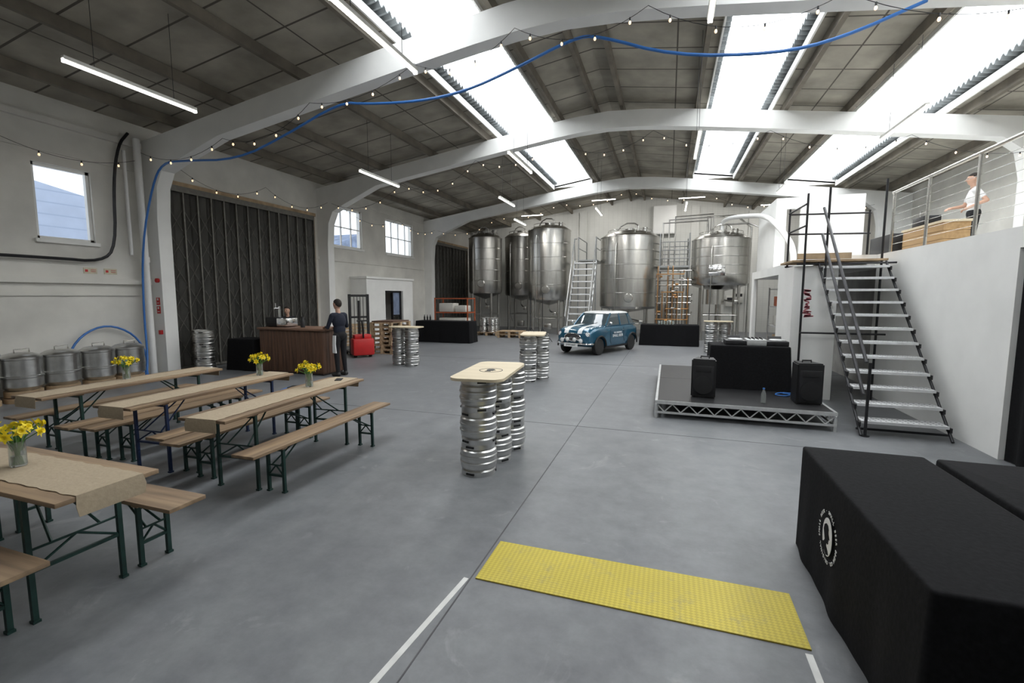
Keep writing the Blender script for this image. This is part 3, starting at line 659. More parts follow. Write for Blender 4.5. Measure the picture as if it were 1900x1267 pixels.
for x, y, z0_, z in ((-.24, 2.15, 0, 3.6), (.95, 2.35, 0, 3.8), (-.3, 3.1, 2.38, 3.5), (.95, 3.0, 2.6, 3.4), (.05, -.06, 0, .98), (.04, 2.0, 2.0, 3.65)):
    mb = MB(); pole(mb, (x, y, z0_), (x, y, z))
    if z0_ == 0: mb.cyl((x, y, 0), (x, y, .012), .05)
    part(mb, 'standard', DARKM, sc)
for z in (3.05, 3.42):
    mb = MB(); pole(mb, (-.26, 2.15, z), (-.3, 3.15, z), .017); part(mb, 'guard_rail', DARKM, sc)
    mb = MB(); pole(mb, (-.3, 3.06, z-.03), (1.0, 3.06, z-.06), .017); part(mb, 'guard_rail', DARKM, sc)
for a, b_ in (((-.35, 2.18, 2.40), (1.1, 2.18, 2.40)), ((-.35, 3.05, 2.40), (1.1, 3.05, 2.40)), ((-.26, 2.12, 1.2), (1.0, 2.12, 1.2)), ((0, .1, .06), (1.02, .1, .06))):
    mb = MB(); pole(mb, a, b_, .016); part(mb, 'brace', DARKM, sc)
for a, b_ in (((.02, 2.2, 3.35), (.02, -.02, .98)), ((.02, 2.2, 2.9), (.02, .0, .55))):
    mb = MB(); pole(mb, a, b_, .022); part(mb, 'handrail', DARKM, sc)
for i in range(4): part(MB().box((.28, 2.28+i*.235, 2.455), (1.4, .225, .035), bev=.004), 'deck_board', OSB, sc)
part(MB().box((.05, 2.16, 2.53), (.8, .03, .1)), 'toe_board', OSB, sc)
# balustrade
br = thing('balustrade', 'stainless steel balustrade with horizontal wires along the mezzanine edge', 'railing', (3.7, 0, 2.6))
part(MB().cyl((0, 3.0, 1.05), (0, 10.0, 1.05), .024), 'handrail', STEEL, br)
for y in (3.4, 4.9, 6.35, 7.6, 8.8, 9.95): part(MB().cyl((0, y, 0), (0, y, 1.05), .022).cyl((0, y, 0), (0, y, .015), .05), 'post', STEEL, br)
for k in range(7): part(MB().cyl((0, 3.0, .15+k*.125), (0, 9.95, .15+k*.125), .0035, seg=5), 'wire', STEEL, br)
# mezzanine items
cr = thing('wooden_counter', 'low orange plywood counter standing on the mezzanine', 'counter', (4.0, 9.0, 2.6)); mb = MB()
for i in range(3): mb.bb(0, .34, 0, 1.3, .0+i*.13, .125+i*.13, .004)
part(mb, 'slats', wood_mat('orange_ply', (.46, .30, .14), (.33, .2, .09), 1), cr); part(MB().bb(-.02, .36, -.02, 1.32, .385, .42), 'tabletop', PLY, cr)
solo(MB().bb(-.12, .12, -.2, .2, 0, .18, .01).m(1).cyl((-.05, 0, .18), (-.05, 0, .28), .05), 'kitchen_machine', [DARKM, STEEL], 'small dark machine with steel cup on the counter', 'appliance', (4.18, 9.95, 3.02))
solo(MB().bb(-.2, .2, -.5, .5, 0, .4, .01), 'equipment_case', BLACK, 'black equipment flight case beside the landing', 'case', (4.1, 10.95, 2.6))
# ------------------------------------------------------------ tanks
def tank(loc, r, zb, zt, dome, cone, label, nl=4, manway=True, name='fermentation_tank', rot=0, M_=None):
    M_ = M_ or STEEL
    T_ = thing(name, label, 'tank', loc, rot)
    pr = [(.08, zb-cone), (r*.6, zb-cone*.55), (r*.94, zb-.08), (r, zb+.02)]
    n = 5
    for i in range(1, n):
        z = zb+(zt-zb)*i/n; pr += [(r, z-.02), (r+.008, z-.01), (r+.008, z+.01), (r, z+.02)]
    pr += [(r, zt-.03), (r+.015, zt-.02), (r+.015, zt+.01), (r*.97, zt+.04), (r*.8, zt+dome*.55), (r*.45, zt+dome*.9), (.22, zt+dome), (.22, zt+dome+.1), (0, zt+dome+.1)]
    part(MB().lathe(pr, 48), 'body', M_, T_)
    for k in range(nl):
        a = math.pi/4+k*2*math.pi/nl; x, y = .86*r*math.cos(a), .86*r*math.sin(a)
        part(MB().cyl((x, y, .02), (x, y, zb+.1), .06).cyl((x, y, 0), (x, y, .03), .09), 'leg', M_, T_)
    mb = MB()
    for k in range(nl):
        a = math.pi/4+k*2*math.pi/nl; b2 = a+2*math.pi/nl
        mb.cyl((.86*r*math.cos(a), .86*r*math.sin(a), zb*.45), (.86*r*math.cos(b2), .86*r*math.sin(b2), zb*.45), .022, seg=8)
    mb.tube([(0, 0, zb-cone+.05), (0, 0, max(.35, zb-cone-.3)), (r*.5, -r*.5, max(.3, zb-cone-.4)), (r*.5, -r*.9, max(.3, zb-cone-.4))], .035, 8, 1)
    mb.tube([(-r*.35, -r*.97, zt-.3), (-r*.37, -r*1.02, zt-.5), (-r*.37, -r*1.02, .9), (-r*.3, -r*.8, .5)], .02, 8, 0)
    mb.box((r*.5, -r*.9, max(.3, zb-cone-.4)), (.16, .2, .16), bev=.02); mb.box((0, -.1, .35), (.35, .3, .3), bev=.03)
    part(mb, 'pipework', M_, T_)
    if manway:
        mb = MB().lathe([(0, .07), (.17, .06), (.2, .03), (.2, -.05)], 24); part(mb, 'manway', M_, T_, loc=(.1, -r-.0, zb+.4), rot=(h, 0, 0))
    mb = MB(); mb.tube([(.3*r, -.3*r, zt+dome*.7), (.3*r, -.3*r, zt+dome+.25), (-.2*r, -.3*r, zt+dome+.28), (-.5*r, -.2*r, zt+dome*.5)], .03, 8, 1)
    mb.cyl((.5*r, .2*r, zt), (.5*r, .2*r, zt+dome+.15), .12, seg=20)
    for k in range(10):
        a = k*2*math.pi/10; mb.cyl((r*.75*math.cos(a), r*.75*math.sin(a), zt+dome*.4), (r*.75*math.cos(a), r*.75*math.sin(a), zt+dome*.4+.18), .012, seg=6)
    mb.tube([(r*.75*math.cos(k*.3142), r*.75*math.sin(k*.3142), zt+dome*.4+.18) for k in range(21)], .012, 6)
    part(mb, 'top_fittings', M_, T_)
    return T_
tank((-5.55, 22, 0), 1.04, 1.72, 4.95, .28, .32, 'tall wide stainless conical fermentation tank on legs')
tank((-8.9, 22, 0), .84, 2.05, 4.72, .28, .36, 'tall stainless conical fermentation tank beside the dark door', M_=STEELD)
tank((-7.6, 24.0, 0), .9, 1.95, 4.95, .28, .36, 'tall stainless fermentation tank set behind two others', M_=STEELD)
tank((-1.75, 21.9, 0), 1.3, 1.35, 4.45, .35, .25, 'wide stainless cylindrical brewing tank with shallow conical top')
kt = tank((2.0, 21.2, 0), 1.12, 2.35, 4.15, .32, .35, 'stainless mash vessel raised on tall legs with inspection door', manway=False, name='mash_vessel')
mb = MB().box((-.2, -1.14, 2.85), (.6, .1, .42), bev=.03).box((-.2, -1.2, 2.85), (.5, .06, .32), bev=.02)
mb.cyl((-.5, -1.22, 2.75), (.1, -1.22, 2.75), .02).cyl((-.5, -1.22, 2.95), (.1, -1.22, 2.95), .02)
part(mb, 'inspection_door', CHROME, kt)
part(MB().cyl((-.2, -.75, 1.5), (-.2, -.75, 2.1), .35).cyl((0, 0, .6), (0, 0, 2.1), .12), 'sump', STEEL, kt)
hose([(2.0, 21, 4.55), (2.0, 20.9, 4.88), (2.3, 20.2, 4.92), (2.9, 18.8, 4.72), (3.0, 17.6, 4.5), (3.1, 16.8, 4.2), (3.35, 16.5, 3.8), (3.6, 16.3, 3.3), (3.62, 16.3, 2.6)], .085, 'vent_duct', PIPEW, 'thick white pipe curving from the mash vessel to the mezzanine', 'duct', 3, 14)
# access stair
asr = thing('access_stair', 'steep aluminium access stair with handrails between the tanks', 'stairs', (-4.0, 18.7, 0))
for x in (0, .95): part(MB().box((x, .95, 1.68), (.04, 3.85, .16), rot=(math.atan2(3.3, 1.9), 0, 0)), 'stringer', GALVD, asr)
for i in range(12): part(MB().box((.475, .08+i*.155, .26+i*.275), (.95, .26, .05)), 'tread', TREAD, asr)
for x in (0, .95):
    mb = MB(); mb.tube([(x, -.2, 1.0), (x, 1.75, 4.35), (x, 2.2, 4.4)], .028, 8)
    for t in (.05, .35, .65, .95): mb.cyl((x, -.2+1.95*t, 1.0+3.35*t), (x, .05+1.95*t, .2+3.3*t), .018)
    part(mb, 'handrail', GALVD, asr)
# walkway beside big tank
wk = thing('catwalk', 'galvanised catwalk with guard rail behind the access stair', 'platform', (-3.95, 21.0, 0))
part(MB().box((.4, 1.2, 3.45), (.85, 2.3, .06)), 'deck', GALVD, wk)
for x in (0, .8):
    for y in (.1, 2.3): part(MB().cyl((x, y, 0), (x, y, 4.5), .03), 'post', GALVD, wk)
for x in (0, .8): part(MB().cyl((x, .1, 4.48), (x, 2.3, 4.48), .022).cyl((x, .1, 4.0), (x, 2.3, 4.0), .018), 'guard_rail', GALVD, wk)
# platform
pf = thing('brewing_platform', 'raised steel service platform with tubular guard rails between the vessels', 'platform', (0, 21.6, 0))
part(MB().box((.2, .6, 3.1), (1.25, 2.2, .08)), 'deck', GALVD, pf)
for x in (-.4, .8):
    for y in (-.45, 1.65): part(MB().cyl((x, y, 0), (x, y, 4.5), .03), 'post', GALVD, pf)
mb = MB()
for z in (3.45, 3.8, 4.15):
    mb.cyl((-.4, -.45, z), (.8, -.45, z), .02); mb.cyl((-.4, 1.65, z), (.8, 1.65, z), .02); mb.cyl((.8, -.45, z), (.8, 1.65, z), .02); mb.cyl((-.4, -.45, z), (-.4, 1.65, z), .02)
for i in range(7): mb.cyl((-.4+.2*i, -.45, 3.1), (-.4+.2*i, -.45, 4.15), .014)
part(mb, 'guard_rail', GALVD, pf)
rnd = random.Random(3)
pk = thing('pipe_manifold', 'copper and steel pipe manifold with valves under the platform', 'pipework', (.2, 20.6, 0)); mb = MB()
for i in range(7):
    x = -.64+.2*i; z0 = rnd.choice((.1, .5, .9)); z1 = rnd.choice((1.9, 2.5, 3.0)); mb.tube([(x, 0, z0), (x, 0, z1), (x, .25, z1+.1)], .024, 8)
for z in (.45, .85, 1.3, 2.0, 2.75):
    x0 = rnd.choice((-.7, -.5, -.3)); x1 = rnd.choice((.4, .6)); mb.tube([(x0, .15, z-.12), (x0, -.06, z), (x1, -.06, z), (x1, .15, z+.15)], .024, 8)
part(mb, 'copper_pipes', COPPER, pk); mb = MB()
for i in range(12):
    x = -.7+.12*i; mb.tube([(x, .25+.1*(i % 2), 0), (x, .25+.1*(i % 2), rnd.uniform(1.5, 3))], rnd.choice((.025, .045)), 8)
for z in (.3, 1.05, 1.55, 1.8, 2.3, 2.5, 2.9): mb.tube([(-.72, .2, z), (.7, .2, z), (.75, .45, z+.1)], .032, 8)
mb.tube([(-.7, -.1, .3), (0, -.2, .15), (.65, -.1, .35)], .04, 8, 2); mb.cyl((.3, -.15, 0), (.3, -.15, .6), .14, seg=18); mb.cyl((-.4, .3, .6), (-.4, .3, 1.5), .16, seg=18)
part(mb, 'steel_pipes', STEELD, pk)
for i in range(18):
    x = rnd.uniform(-.6, .6); z = rnd.uniform(.5, 2.9); part(MB().cyl((x-.06, -.1, z), (x+.06, -.1, z), .04).cyl((x, -.1, z), (x, -.22, z), .012).lathe([(0, 0), (.05, 0), (.05, .012), (0, .012)], 12, (x, -.22, z)), 'valve', (STEEL, STEELD, COPPER)[i % 3], pk)
pk2 = thing('overhead_pipework', 'stainless overhead pipe loops above the vessels', 'pipework', (0, 21.5, 4.3))
for dx in (0, .25, .5): part(MB().tube([(-.3+dx, 0, -1.1), (-.3+dx, 0, .7+dx*.5), (1.5+dx*.4, -.2, .7+dx*.5), (1.5+dx*.4, -.2, .2)], .036, 8, 0), 'pipe', STEELD, pk2)
part(MB().tube([(1.5, .2, 0), (1.5, .2, .9), (2.6, .2, .9), (3.2, .2, .4), (3.2, .2, -4.3)], .045, 8), 'pipe', STEEL, pk2)
part(MB().tube([(3.4, -.5, -4.3), (3.4, -.5, .3), (3.0, -.3, .5), (2.2, -.2, .5), (2.2, -.2, .1)], .04, 8), 'pipe', STEELD, pk2)
solo(MB().box((0, 0, 0), (1.15, .3, 1.45), bev=.02).m(1).box((0, -.155, 0), (1.05, .01, 1.35)), 'control_cabinet', [WHITE, WHITE], 'white electrical control cabinet on the brick wall', 'cabinet', (-.3, 25.84, 5.8))
for i, x in enumerate((3.0, 3.4)):
    solo(MB().bb(-.2, .2, 0, .15, 0, .55, .02).m(1).bb(-.15, .15, -.01, 0, .3, .45), 'electrical_box', [HOB, DARKM], 'grey electrical box mounted on the brick wall', 'electrical box', (x, 25.85, 1.3+.2*i), 0, 'electrical boxes')
# orange rack
rk = thing('pallet_rack', 'orange steel rack holding white crates beside the tanks', 'rack', (-9.95, 18.5, 0)); mb = MB()
for x in (0, 1.6):
    for y in (0, .8): mb.box((x, y, .88), (.045, .045, 1.76))
for z in (.5, 1.1, 1.72):
    for y in (0, .8): mb.box((.8, y, z), (1.6, .035, .05))
    for x in (0, 1.6): mb.box((x, .4, z), (.04, .8, .05))
part(mb, 'frame', ORANGE, rk)
for a, d in (((.5, .4, 1.32), (.7, .6, .38)), ((1.2, .4, 1.27), (.5, .6, .28)), ((.8, .4, .69), (1.3, .6, .33))): part(MB().box(a, d, bev=.02), 'crate', HOB, rk)
# pallets
def pallet_mesh():
    mb = MB()
    for i in range(7): mb.box((0, -.36+.12*i, .133), (1.1, .09, .02))
    for x in (-.5, 0, .5):
        mb.box((x, 0, .114), (.1, .8, .02)); mb.box((x, 0, .01), (.1, .8, .02))
        for y in (-.35, 0, .35): mb.box((x, y, .062), (.1, .1, .085))
    return mb.mesh('pallet', OSB)
PM = pallet_mesh()
def pallet(x, y, z, r=0, lab='rough wooden pallet in a stack'):
    o = add('pallet', PM, None, (x, y, z), (0, 0, r)); o['label'] = lab; o['category'] = 'pallet'; o['group'] = 'wooden pallets'
for k in range(7): pallet(-8.6, 12.95, k*.1435, h+.05*math.sin(k*2))
pallet(-8.0, 20.2, 0, 0, 'wooden pallet under kegs')
for k in range(2): pallet(-6.6, 19.4, k*.1435, 0, 'wooden pallet lying near the tanks')
o = add('pallet', PM, None, (-10.7, 13.8, .42)); o.rotation_euler = (math.radians(75), 0, .8); o['label'] = 'wooden pallet leaning against the lobby'; o['category'] = 'pallet'
solo(MB().box((0, 0, .02), (.8, .95, .04), bev=.004), 'board', WOODD, 'brown board lying on the pallet stack', 'board', (-8.6, 12.95, 1.005))
# stacker truck
sk = thing('pallet_stacker', 'red electric pallet stacker with tall black mast', 'pallet truck', (-8.72, 11.6, 0), .9)
part(MB().box((0, 0, .32), (.62, .42, .5), bev=.04).box((0, .02, .62), (.5, .3, .14), bev=.03), 'body', RED, sk)
mb = MB(); mb.box((-.27, .28, .97), (.07, .08, 1.85)).box((.27, .28, .97), (.07, .08, 1.85)).box((0, .28, 1.85), (.6, .08, .07)).box((0, .28, 1.2), (.5, .03, .06)).cyl((0, .28, .2), (0, .28, 1.7), .03)
for x in (-.13, -.04, .05, .14): mb.box((x, .3, 1.2), (.015, .015, 1.3))
part(mb, 'mast', BLACK, sk)
for x in (-.17, .17): part(MB().box((x, .75, .1), (.15, .9, .05)), 'fork', BLACK, sk)
part(MB().cyl((0, -.15, .6), (-.1, -.42, 1.12), .025).cyl((-.25, -.42, 1.12), (.05, -.42, 1.12), .02), 'tiller', BLACK, sk)
for x in (-.22, .22): part(MB().cyl((x-.03, -.05, .08), (x+.03, -.05, .08), .08), 'wheel', RUB, sk); part(MB().cyl((x-.04, 1.1, .04), (x+.04, 1.1, .04), .04), 'wheel', RUB, sk)
# ------------------------------------------------------------ bar
bar = thing('bar_counter', 'dark stained wooden slatted bar counter', 'bar', (-9.35, 8.5, 0)); mb = MB()
for i in range(17): mb.bb(.01+i*.109, .115+i*.109, 0, .03, .06, 1.04, .004)
for i in range(7): mb.bb(1.84, 1.87, .01+i*.105, .11+i*.105, .06, 1.04, .004)
mb.bb(.02, 1.84, .03, .74, .03, 1.03)
part(mb, 'front_panel', WOODD, bar); part(MB().bb(-.03, 1.9, -.04, .8, 1.04, 1.09, .008), 'worktop', wood_mat('bar_top', (.23, .13, .085), (.13, .07, .045)), bar)
part(MB().bb(.04, 1.82, .05, .72, 0, .04), 'plinth', BLACK, bar)
cm = thing('beer_dispenser', 'black and chrome drinks dispenser on the bar', 'dispenser', (-9.0, 8.85, 1.09))
part(MB().box((0, 0, .12), (.62, .36, .22), bev=.02), 'body', BLACK, cm); part(MB().box((.2, -.02, .12), (.3, .38, .2), bev=.02), 'panel', CHROME, cm)
part(MB().cyl((-.1, .05, .23), (-.1, .05, .5), .03).cyl((-.1, .05, .45), (-.1, -.1, .45), .02).cyl((-.1, -.06, .45), (-.1, -.06, .58), .012), 'tap', CHROME, cm)
solo(MB().lathe([(0, 0), (.05, 0), (.055, .16), (.03, .2), (.03, .26), (0, .26)], 16), 'bottle', BLACK, 'dark bottle standing on the bar', 'bottle', (-8.3, 8.8, 1.09))
solo(MB().box((0, 0, .12), (.5, .35, .24), bev=.02).m(1).box((0, 0, .25), (.3, .2, .03)), 'crate', [BLUEH, BLACK], 'blue plastic crate on the floor behind the benches', 'crate', (-6.1, 6.3, 0), .3)
# ------------------------------------------------------------ light stands
def stand(x, y):
    r = thing('tripod_stand', 'slim black tripod stand on the concrete floor', 'tripod', (x, y, 0), 0, 'tripod stands')
    for k in range(3):
        a = k*2.094+.4; part(MB().cyl((.4*math.cos(a), .4*math.sin(a), .015), (0, 0, .55), .012), 'leg', DARKM, r)
    part(MB().cyl((0, 0, .4), (0, 0, 1.9), .015), 'pole', DARKM, r)
stand(-5.4, 18.3); stand(-4.7, 17.6)
# shelving below mezzanine
sh = thing('storage_shelf', 'grey storage shelves with orange and white goods under the mezzanine', 'shelf', (3.1, 15.0, 0)); mb = MB()
for x in (0, .7):
    for y in (0, 1.8): mb.box((x, y, 1.05), (.04, .04, 2.1))
for z in (.3, .9, 1.5, 2.05): mb.box((.35, .9, z), (.7, 1.8, .03))
part(mb, 'frame', GALV, sh)
for i in range(9):
    z = (.315, .915, 1.515)[i//3]; part(MB().box((.3, .3+.55*(i % 3), z+.16), (.4, .4, .3), bev=.01), 'storage_box', (ORANGE, HOB, OSB, BLACK)[i % 4], sh)
# ------------------------------------------------------------ car
car = thing('car', 'small teal classic hatchback with white roof and bonnet stripes', 'car', (-2.18, 15.5, 0), math.radians(-113.6))
def ring(x, w, zb, zt):
    Hh = [(0, zt+.02), (w*.45, zt+.015), (w*.8, zt-.0), (w*.93, zt-.035), (w*.99, zt-.1), (w, zt-.2), (w*.99, zb+.14), (w*.94, zb+.04), (w*.8, zb), (0, zb)]
    return [(x, y, z) for y, z in Hh] + [(x, -y, z) for y, z in Hh[-2:0:-1]]
ST = [(-1.52, .50, .40, .70), (-1.5, .58, .34, .77), (-1.44, .64, .28, .835), (-1.3, .68, .24, .875), (-1.0, .70, .22, .9), (-.3, .70, .2, .905), (.55, .70, .2, .905), (.9, .695, .22, .885), (1.25, .67, .25, .85), (1.4, .63, .28, .80), (1.48, .58, .33, .735), (1.51, .5, .38, .66)]
body = part(MB().loft([ring(*s) for s in ST]), 'body', [TEAL, BLACK], car)
cut = MB()
for x in (1.0, -1.04):
    for s_ in (-1, 1): cut.cyl((x, s_*.45, .27), (x, s_*.8, .27), .315, seg=32)
co = add('cutter', cut.mesh('cutter', BLACK)); co.parent = car
bo = body.modifiers.new('b', 'BOOLEAN'); bo.object = co; bo.operation = 'DIFFERENCE'; bo.solver = 'EXACT'
bpy.context.view_layer.update(); dg = bpy.context.evaluated_depsgraph_get(); nm = bpy.data.meshes.new_from_object(body.evaluated_get(dg))
body.modifiers.clear()
if len(nm.polygons) > 40:
    body.data = nm; nm.materials.clear(); nm.materials.append(TEAL); nm.materials.append(BLACK)
    nm.shade_smooth(); nm.set_sharp_from_angle(angle=math.radians(35))
bpy.data.objects.remove(co)
def gring(x0, x1, w, z, k=.06): return [(x0, w-k, z), (x0-k, w, z), (x1+k, w, z), (x1, w-k, z), (x1, -w+k, z), (x1+k, -w, z), (x0-k, -w, z), (x0, -w+k, z)]
part(MB().loft([gring(.58, -1.30, .625, .89), gring(.36, -1.15, .57, 1.1), gring(.14, -.98, .515, 1.27)]), 'windows', WGLASS, car)
part(MB().loft([gring(.16, -1.0, .53, 1.255), gring(.17, -1.01, .54, 1.275), gring(.11, -.95, .51, 1.31), gring(-.04, -.8, .4, 1.335), gring(-.2, -.65, .2, 1.34)]), 'roof', CARW, car)
mb = MB()
for s_ in (-1, 1):
    mb.tube([(.58, s_*.60, .88), (.36, s_*.555, 1.1), (.14, s_*.505, 1.275)], .024, 8)
    mb.tube([(-.30, s_*.635, .88), (-.32, s_*.575, 1.1), (-.34, s_*.525, 1.27)], .024, 8)
    mb.loft([[(-.92, s_*.64, .88), (-1.33, s_*.60, .88), (-1.32, s_*.52, .88), (-.92, s_*.60, .88)], [(-.86, s_*.53, 1.275), (-1.01, s_*.51, 1.275), (-1.0, s_*.42, 1.275), (-.86, s_*.48, 1.275)]])
    mb.tube([(.60, s_*.63, .893), (-1.31, s_*.64, .893)], .012, 6)
part(mb, 'pillars', TEAL, car)
for s_ in (-1, 1):
    y0, y1 = sorted((s_*.17, s_*.33)); rows = []
    for x, w, zb, zt in ST[6:12]:
        rows.append([(x+.004, y0, zt+.0235), (x+.004, y1, zt+.0215)])
    part(MB().loft(rows, cap=False, closed=False), 'bonnet_stripe', CARW, car)
for x in (1.0, -1.04):
    for s_ in (-1, 1):
        y = s_*.6; w = MB().m(0)
        w.lathe([(.15, -.07), (.225, -.075), (.255, -.06), (.262, -.03), (.262, .03), (.255, .06), (.225, .075), (.15, .07)], 32)
        w.m(1).lathe([(0, -.05), (.165, -.05), (.165, .05), (.15, .06), (.06, .03), (.05, .05), (0, .05)], 24)
        w.m(2)
        for k in range(8): a = k*math.pi/4; w.cyl((.1*math.cos(a), .1*math.sin(a), .05), (.1*math.cos(a), .1*math.sin(a), .056), .022, seg=8)
        o = part(w, 'wheel', [RUB, CHROME, BLACK], car, loc=(x, y, .262), rot=(-h*s_, 0, 0))
        mb = MB(); arc = [(x+.325*math.cos(t), s_*.70, .27+.325*math.sin(t)) for t in [math.radians(-5+19*i) for i in range(11)]]
        mb.tube(arc, .028, 8); part(mb, 'wheel_arch', BLACK, car)
part(MB().box((0, 0, .22), (1.4, 1.36, .06)), 'sill', BLACK, car)
mb = MB().lathe([(0, 0), (.3, 0), (.3, .02), (0, .02)], 32)
for v in mb.bm.verts: v.co.y *= .42
for v in mb.bm.verts: v.co = Vector((v.co.z, v.co.x, v.co.y))
part(mb, 'grille', BLACK, car, loc=(1.505, 0, .565))
mb = MB()
for i in range(7):
    z = -.09+.03*i; w = .28*math.sqrt(max(.05, 1-(z/.125)**2)); mb.box((1.53, 0, .565+z), (.012, 2*w, .009))
mb.tube([(1.53, .3*math.cos(t*.2618), .565+.128*math.sin(t*.2618)) for t in range(25)], .012, 6)
part(mb, 'grille_bars', CHROME, car)
def lamp(x, y, z, r, nm_):
    mb = MB().m(1).lathe([(r*1.05, -.06), (r*1.15, 0), (r*1.12, .02), (r, .02)], 24); mb.m(0).lathe([(r, .015), (r*.7, .035), (0, .045)], 24)
    part(mb, nm_, [CARW, CHROME], car, loc=(x, y, z), rot=(0, h, 0))
for s_ in (-1, 1): lamp(1.46, s_*.49, .64, .09, 'headlight'); lamp(1.6, s_*.13, .50, .068, 'spotlight'); lamp(1.58, s_*.35, .47, .068, 'spotlight')
part(MB().tube([(1.36, -.66, .37), (1.52, -.6, .37), (1.58, -.4, .37), (1.6, 0, .37), (1.58, .4, .37), (1.52, .6, .37), (1.36, .66, .37)], .026, 8, 2), 'bumper', CHROME, car)
part(MB().tube([(-1.36, -.66, .4), (-1.54, -.56, .4), (-1.58, 0, .4), (-1.54, .56, .4), (-1.36, .66, .4)], .026, 8, 2), 'bumper', CHROME, car)
part(MB().box((1.62, 0, .33), (.012, .5, .11)), 'number_plate', CARW, car)
o = add('plate_lettering', text_mesh('SMM 8AP', .09, TEXTB), car); frame(o, (1.628, 0, .33), (0, 1, 0), (0, 0, 1))
for s_ in (-1, 1): part(MB().sph((.5, s_*.74, .98), (.04, .06, .045)).cyl((.5, s_*.66, .92), (.5, s_*.73, .97), .01), 'mirror', CHROME, car)
for s_ in (-1, 1):
    part(MB().tube([(.42, s_*.703, .87), (.42, s_*.706, .4), (.35, s_*.7, .3)], .004, 5), 'door_gap', BLACK, car); part(MB().tube([(-.42, s_*.703, .87), (-.42, s_*.706, .5), (-.5, s_*.7, .35)], .004, 5), 'door_gap', BLACK, car)
    part(MB().box((-.34, s_*.715, .74), (.1, .02, .02)), 'door_handle', CHROME, car)
for s, z, sz in (('THE ORIGINAL', .66, .08), ('SMALL BEER', .56, .125)):
    o = add('door_lettering', text_mesh(s, sz, TEXTW, .003), car); frame(o, (-.04, .706, z), (-1, 0, 0), (0, 0, 1))
part(MB().cyl((-.55, 0, 1.33), (-.75, 0, 1.55), .004), 'aerial', BLACK, car)
for a, b_ in (((.60, .1, .92), (.47, .25, .99)), ((.60, -.25, .92), (.47, -.1, .99))): part(MB().tube([a, b_], .006, 5), 'wiper', BLACK, car)
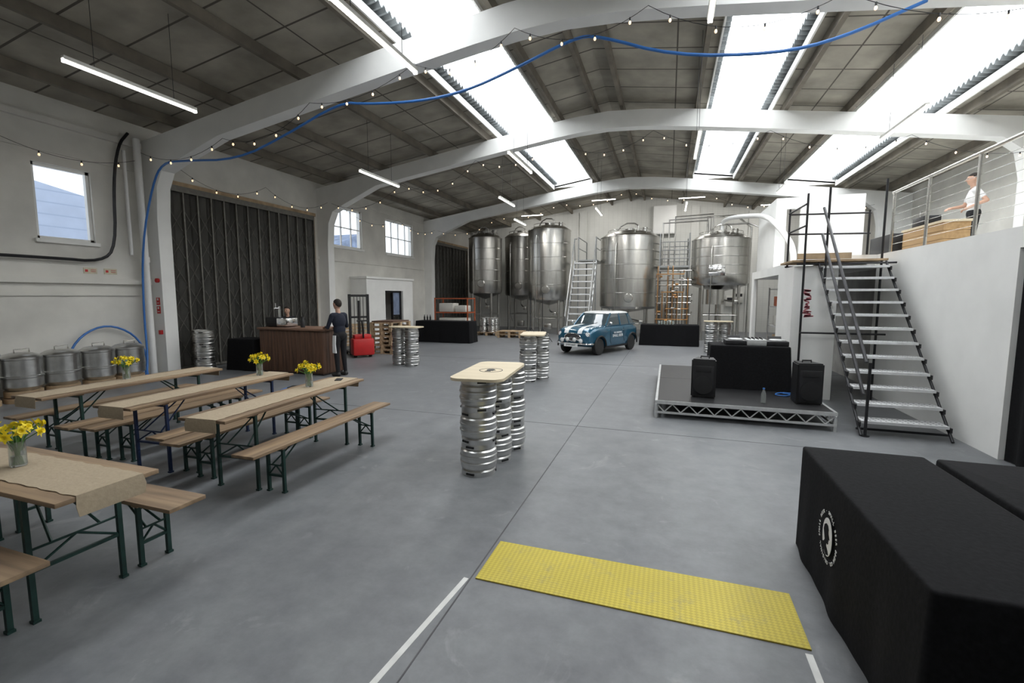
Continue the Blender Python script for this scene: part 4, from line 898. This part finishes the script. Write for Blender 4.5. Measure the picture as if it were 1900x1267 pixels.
# ------------------------------------------------------------ people
def person(loc, rot, label, shirt, arms, sleeve, headturn=0, lean=0):
    mats = [shirt, TROU, SKIN, SHOE, EYE]; caps = []; ell = []
    def cp(a, b, r1, r2, m): caps.append((Vector(a), Vector(b), r1, r2, m))
    def el(c, r, m): ell.append((Vector(c), Vector(r), m))
    lean_ = lambda z: lean*max(0, z-.95)
    def P(x, y, z): return (x, y+lean_(z), z)
    el(P(0, 0, .95), (.155, .115, .13), 1); el(P(0, .0, 1.08), (.15, .11, .15), 0); el(P(0, -.005, 1.27), (.175, .12, .19), 0)
    cp(P(-.155, 0, 1.405), P(.155, 0, 1.405), .062, .062, 0); cp(P(0, 0, 1.42), P(0, .015, 1.56), .055, .05, 2)
    el(P(0, .02, 1.65), (.077, .098, .112), 2); el(P(0, .05, 1.585), (.05, .055, .055), 2)
    cp(P(0, .112, 1.655), P(0, .132, 1.628), .009, .014, 2); cp(P(-.018, .103, 1.59), P(.018, .103, 1.59), .008, .008, 2)
    for s in (-1, 1):
        el(P(s*.078, .015, 1.645), (.012, .022, .032), 2); el(P(s*.032, .106, 1.662), (.014, .009, .009), 4)
        cp((s*.09, 0, .93), (s*.1, .015, .5), .092, .06, 1); cp((s*.1, .015, .5), (s*.105, -.02, .1), .062, .042, 1)
        cp((s*.105, -.045, .05), (s*.12, .13, .035), .045, .036, 3); cp((s*.105, -.02, .1), (s*.105, -.03, .06), .042, .042, 3)
    for s, (e, w) in zip((-1, 1), arms):
        S = Vector(P(s*.185, 0, 1.4)); e = Vector(e); w = Vector(w); cp(S, e, .054, .042, 0)
        ms = 0 if sleeve else 2
        if not sleeve:
            caps[-1] = (S, S.lerp(e, .6), .056, .052, 0); cp(S.lerp(e, .6), e, .042, .038, 2)
        cp(e, w, .04, .027, ms)
        d = (w-e).normalized(); sv = d.cross(Vector((0, 0, 1)))
        sv = sv.normalized() if sv.length > .1 else Vector((0, 1, 0)); c = sv.cross(d).normalized()
        if c.z > 0: c = -c
        cp(w, w+d*.045, .026, .03, 2)
        for k in range(4):
            b0 = w+d*.02+sv*(k-1.5)*.014; b1 = w+d*.085+sv*(k-1.5)*.0215; ln = (.85, 1, .95, .75)[k]
            cp(b0, b1, .014, .0115, 2); b2 = b1+d*.036*ln+c*.012; cp(b1, b2, .0088, .0082, 2); cp(b2, b2+d*.018*ln+c*.03*ln, .0082, .0072, 2)
        tb = w+d*.03-sv*s*.025; cp(tb, tb-sv*s*.03+d*.03, .012, .01, 2); cp(tb-sv*s*.03+d*.03, tb-sv*s*.035+d*.058+c*.01, .01, .008, 2)
    bm = MB()
    for a, b_, r1, r2, m in caps: bm.sph(a, r1, 12); bm.sph(b_, r2, 12); bm.cyl(a, b_, r1, r2, 14)
    for c, r, m in ell: bm.sph(c, tuple(r), 20)
    me = bm.mesh('person', mats, smooth=False); o = bpy.data.objects.new('person', me); C.objects.link(o)
    rm = o.modifiers.new('r', 'REMESH'); rm.mode = 'VOXEL'; rm.voxel_size = .0075
    sm = o.modifiers.new('s', 'SMOOTH'); sm.factor = .5; sm.iterations = 3
    dg = bpy.context.evaluated_depsgraph_get(); nm = bpy.data.meshes.new_from_object(o.evaluated_get(dg)); o.data = nm; o.modifiers.clear()
    nm.materials.clear()
    for m in mats: nm.materials.append(m)
    for p in nm.polygons:
        c = p.center; best = 9; bi = 0
        for a, b_, r1, r2, m in caps:
            ab = b_-a; t = max(0, min(1, (c-a).dot(ab)/ab.length_squared)); dd = (c-a-ab*t).length-(r1+(r2-r1)*t)
            if dd < best: best = dd; bi = m
        for q, r, m in ell:
            v = c-q; k = math.sqrt((v.x/r.x)**2+(v.y/r.y)**2+(v.z/r.z)**2); dd = (k-1)*min(r)
            if dd < best: best = dd; bi = m
        p.material_index = bi
    nm.shade_smooth()
    o.location = loc; o.rotation_euler = (0, 0, rot); o['label'] = label; o['category'] = 'person'
    hm = MB().sph((0, lean_(1.66)+.003, 1.672), (.087, .107, .108), 24)
    for v in list(hm.bm.verts):
        y = v.co.y-lean_(1.66)
        if v.co.z < 1.70-max(0, -(y-.04))*1.2 and y > -.06 or v.co.z < 1.57: hm.bm.verts.remove(v)
    mm = part(hm, 'hair', HAIR, o, 'short dark hair'); sd = mm.modifiers.new('s', 'SOLIDIFY'); sd.thickness = .012
    return o
p1 = person((-7.13, 8.68, 0), math.radians(80), 'person in navy hoodie and black trousers at the bar end', NAVY, [((-.25, .1, 1.13), (-.16, .28, 1.13)), ((.25, .05, 1.14), (.17, .26, 1.13))], True, lean=.06)
tw = MB(); tw.loft([[(.0, -.04, 0), (.0, .05, 0), (.02, .05, 0), (.02, -.04, 0)], [(.01, -.045, -.2), (.01, .045, -.2), (.035, .05, -.2), (.035, -.04, -.2)], [(.0, -.05, -.4), (.0, .055, -.4), (.03, .06, -.4), (.03, -.05, -.4)]])
o = part(tw, 'towel', TEE, p1, 'white cloth hanging from the waist', loc=(-.17, -.02, .95), rot=(0, 0, math.pi))
p2 = person((-9.85, 9.95, 0), math.radians(195), 'person in dark top working behind the bar', NAVY, [((-.26, .08, 1.13), (-.15, .32, 1.05)), ((.26, .08, 1.13), (.15, .32, 1.05))], True, lean=.1)
p2.scale = (.88, .88, .88)
person((5.95, 12.3, 2.6), math.radians(75), 'person in white t-shirt and dark cap with bent arms', TEE, [((-.3, -.12, 1.16), (-.2, .12, 1.05)), ((.28, .1, 1.15), (.12, .33, 1.1))], False, lean=.05)

# ------------------------------------------------------------ camera, world
cam = bpy.data.cameras.new('camera'); co = bpy.data.objects.new('camera', cam); C.objects.link(co)
cam.sensor_width = 36; cam.lens = 850/1900*36; cam.clip_start = .05; cam.clip_end = 200
co.location = (0, 0, 1.85); co.rotation_euler = (math.radians(90-5.71), 0, math.radians(18.75))
bpy.context.scene.camera = co
w = bpy.data.worlds.new('world'); bpy.context.scene.world = w; w.use_nodes = True
bg = w.node_tree.nodes['Background']; bg.inputs[0].default_value = (.86, .93, 1, 1); bg.inputs[1].default_value = 1.6
bpy.context.scene.view_settings.view_transform = 'Standard'
bpy.context.scene.view_settings.look = 'None'
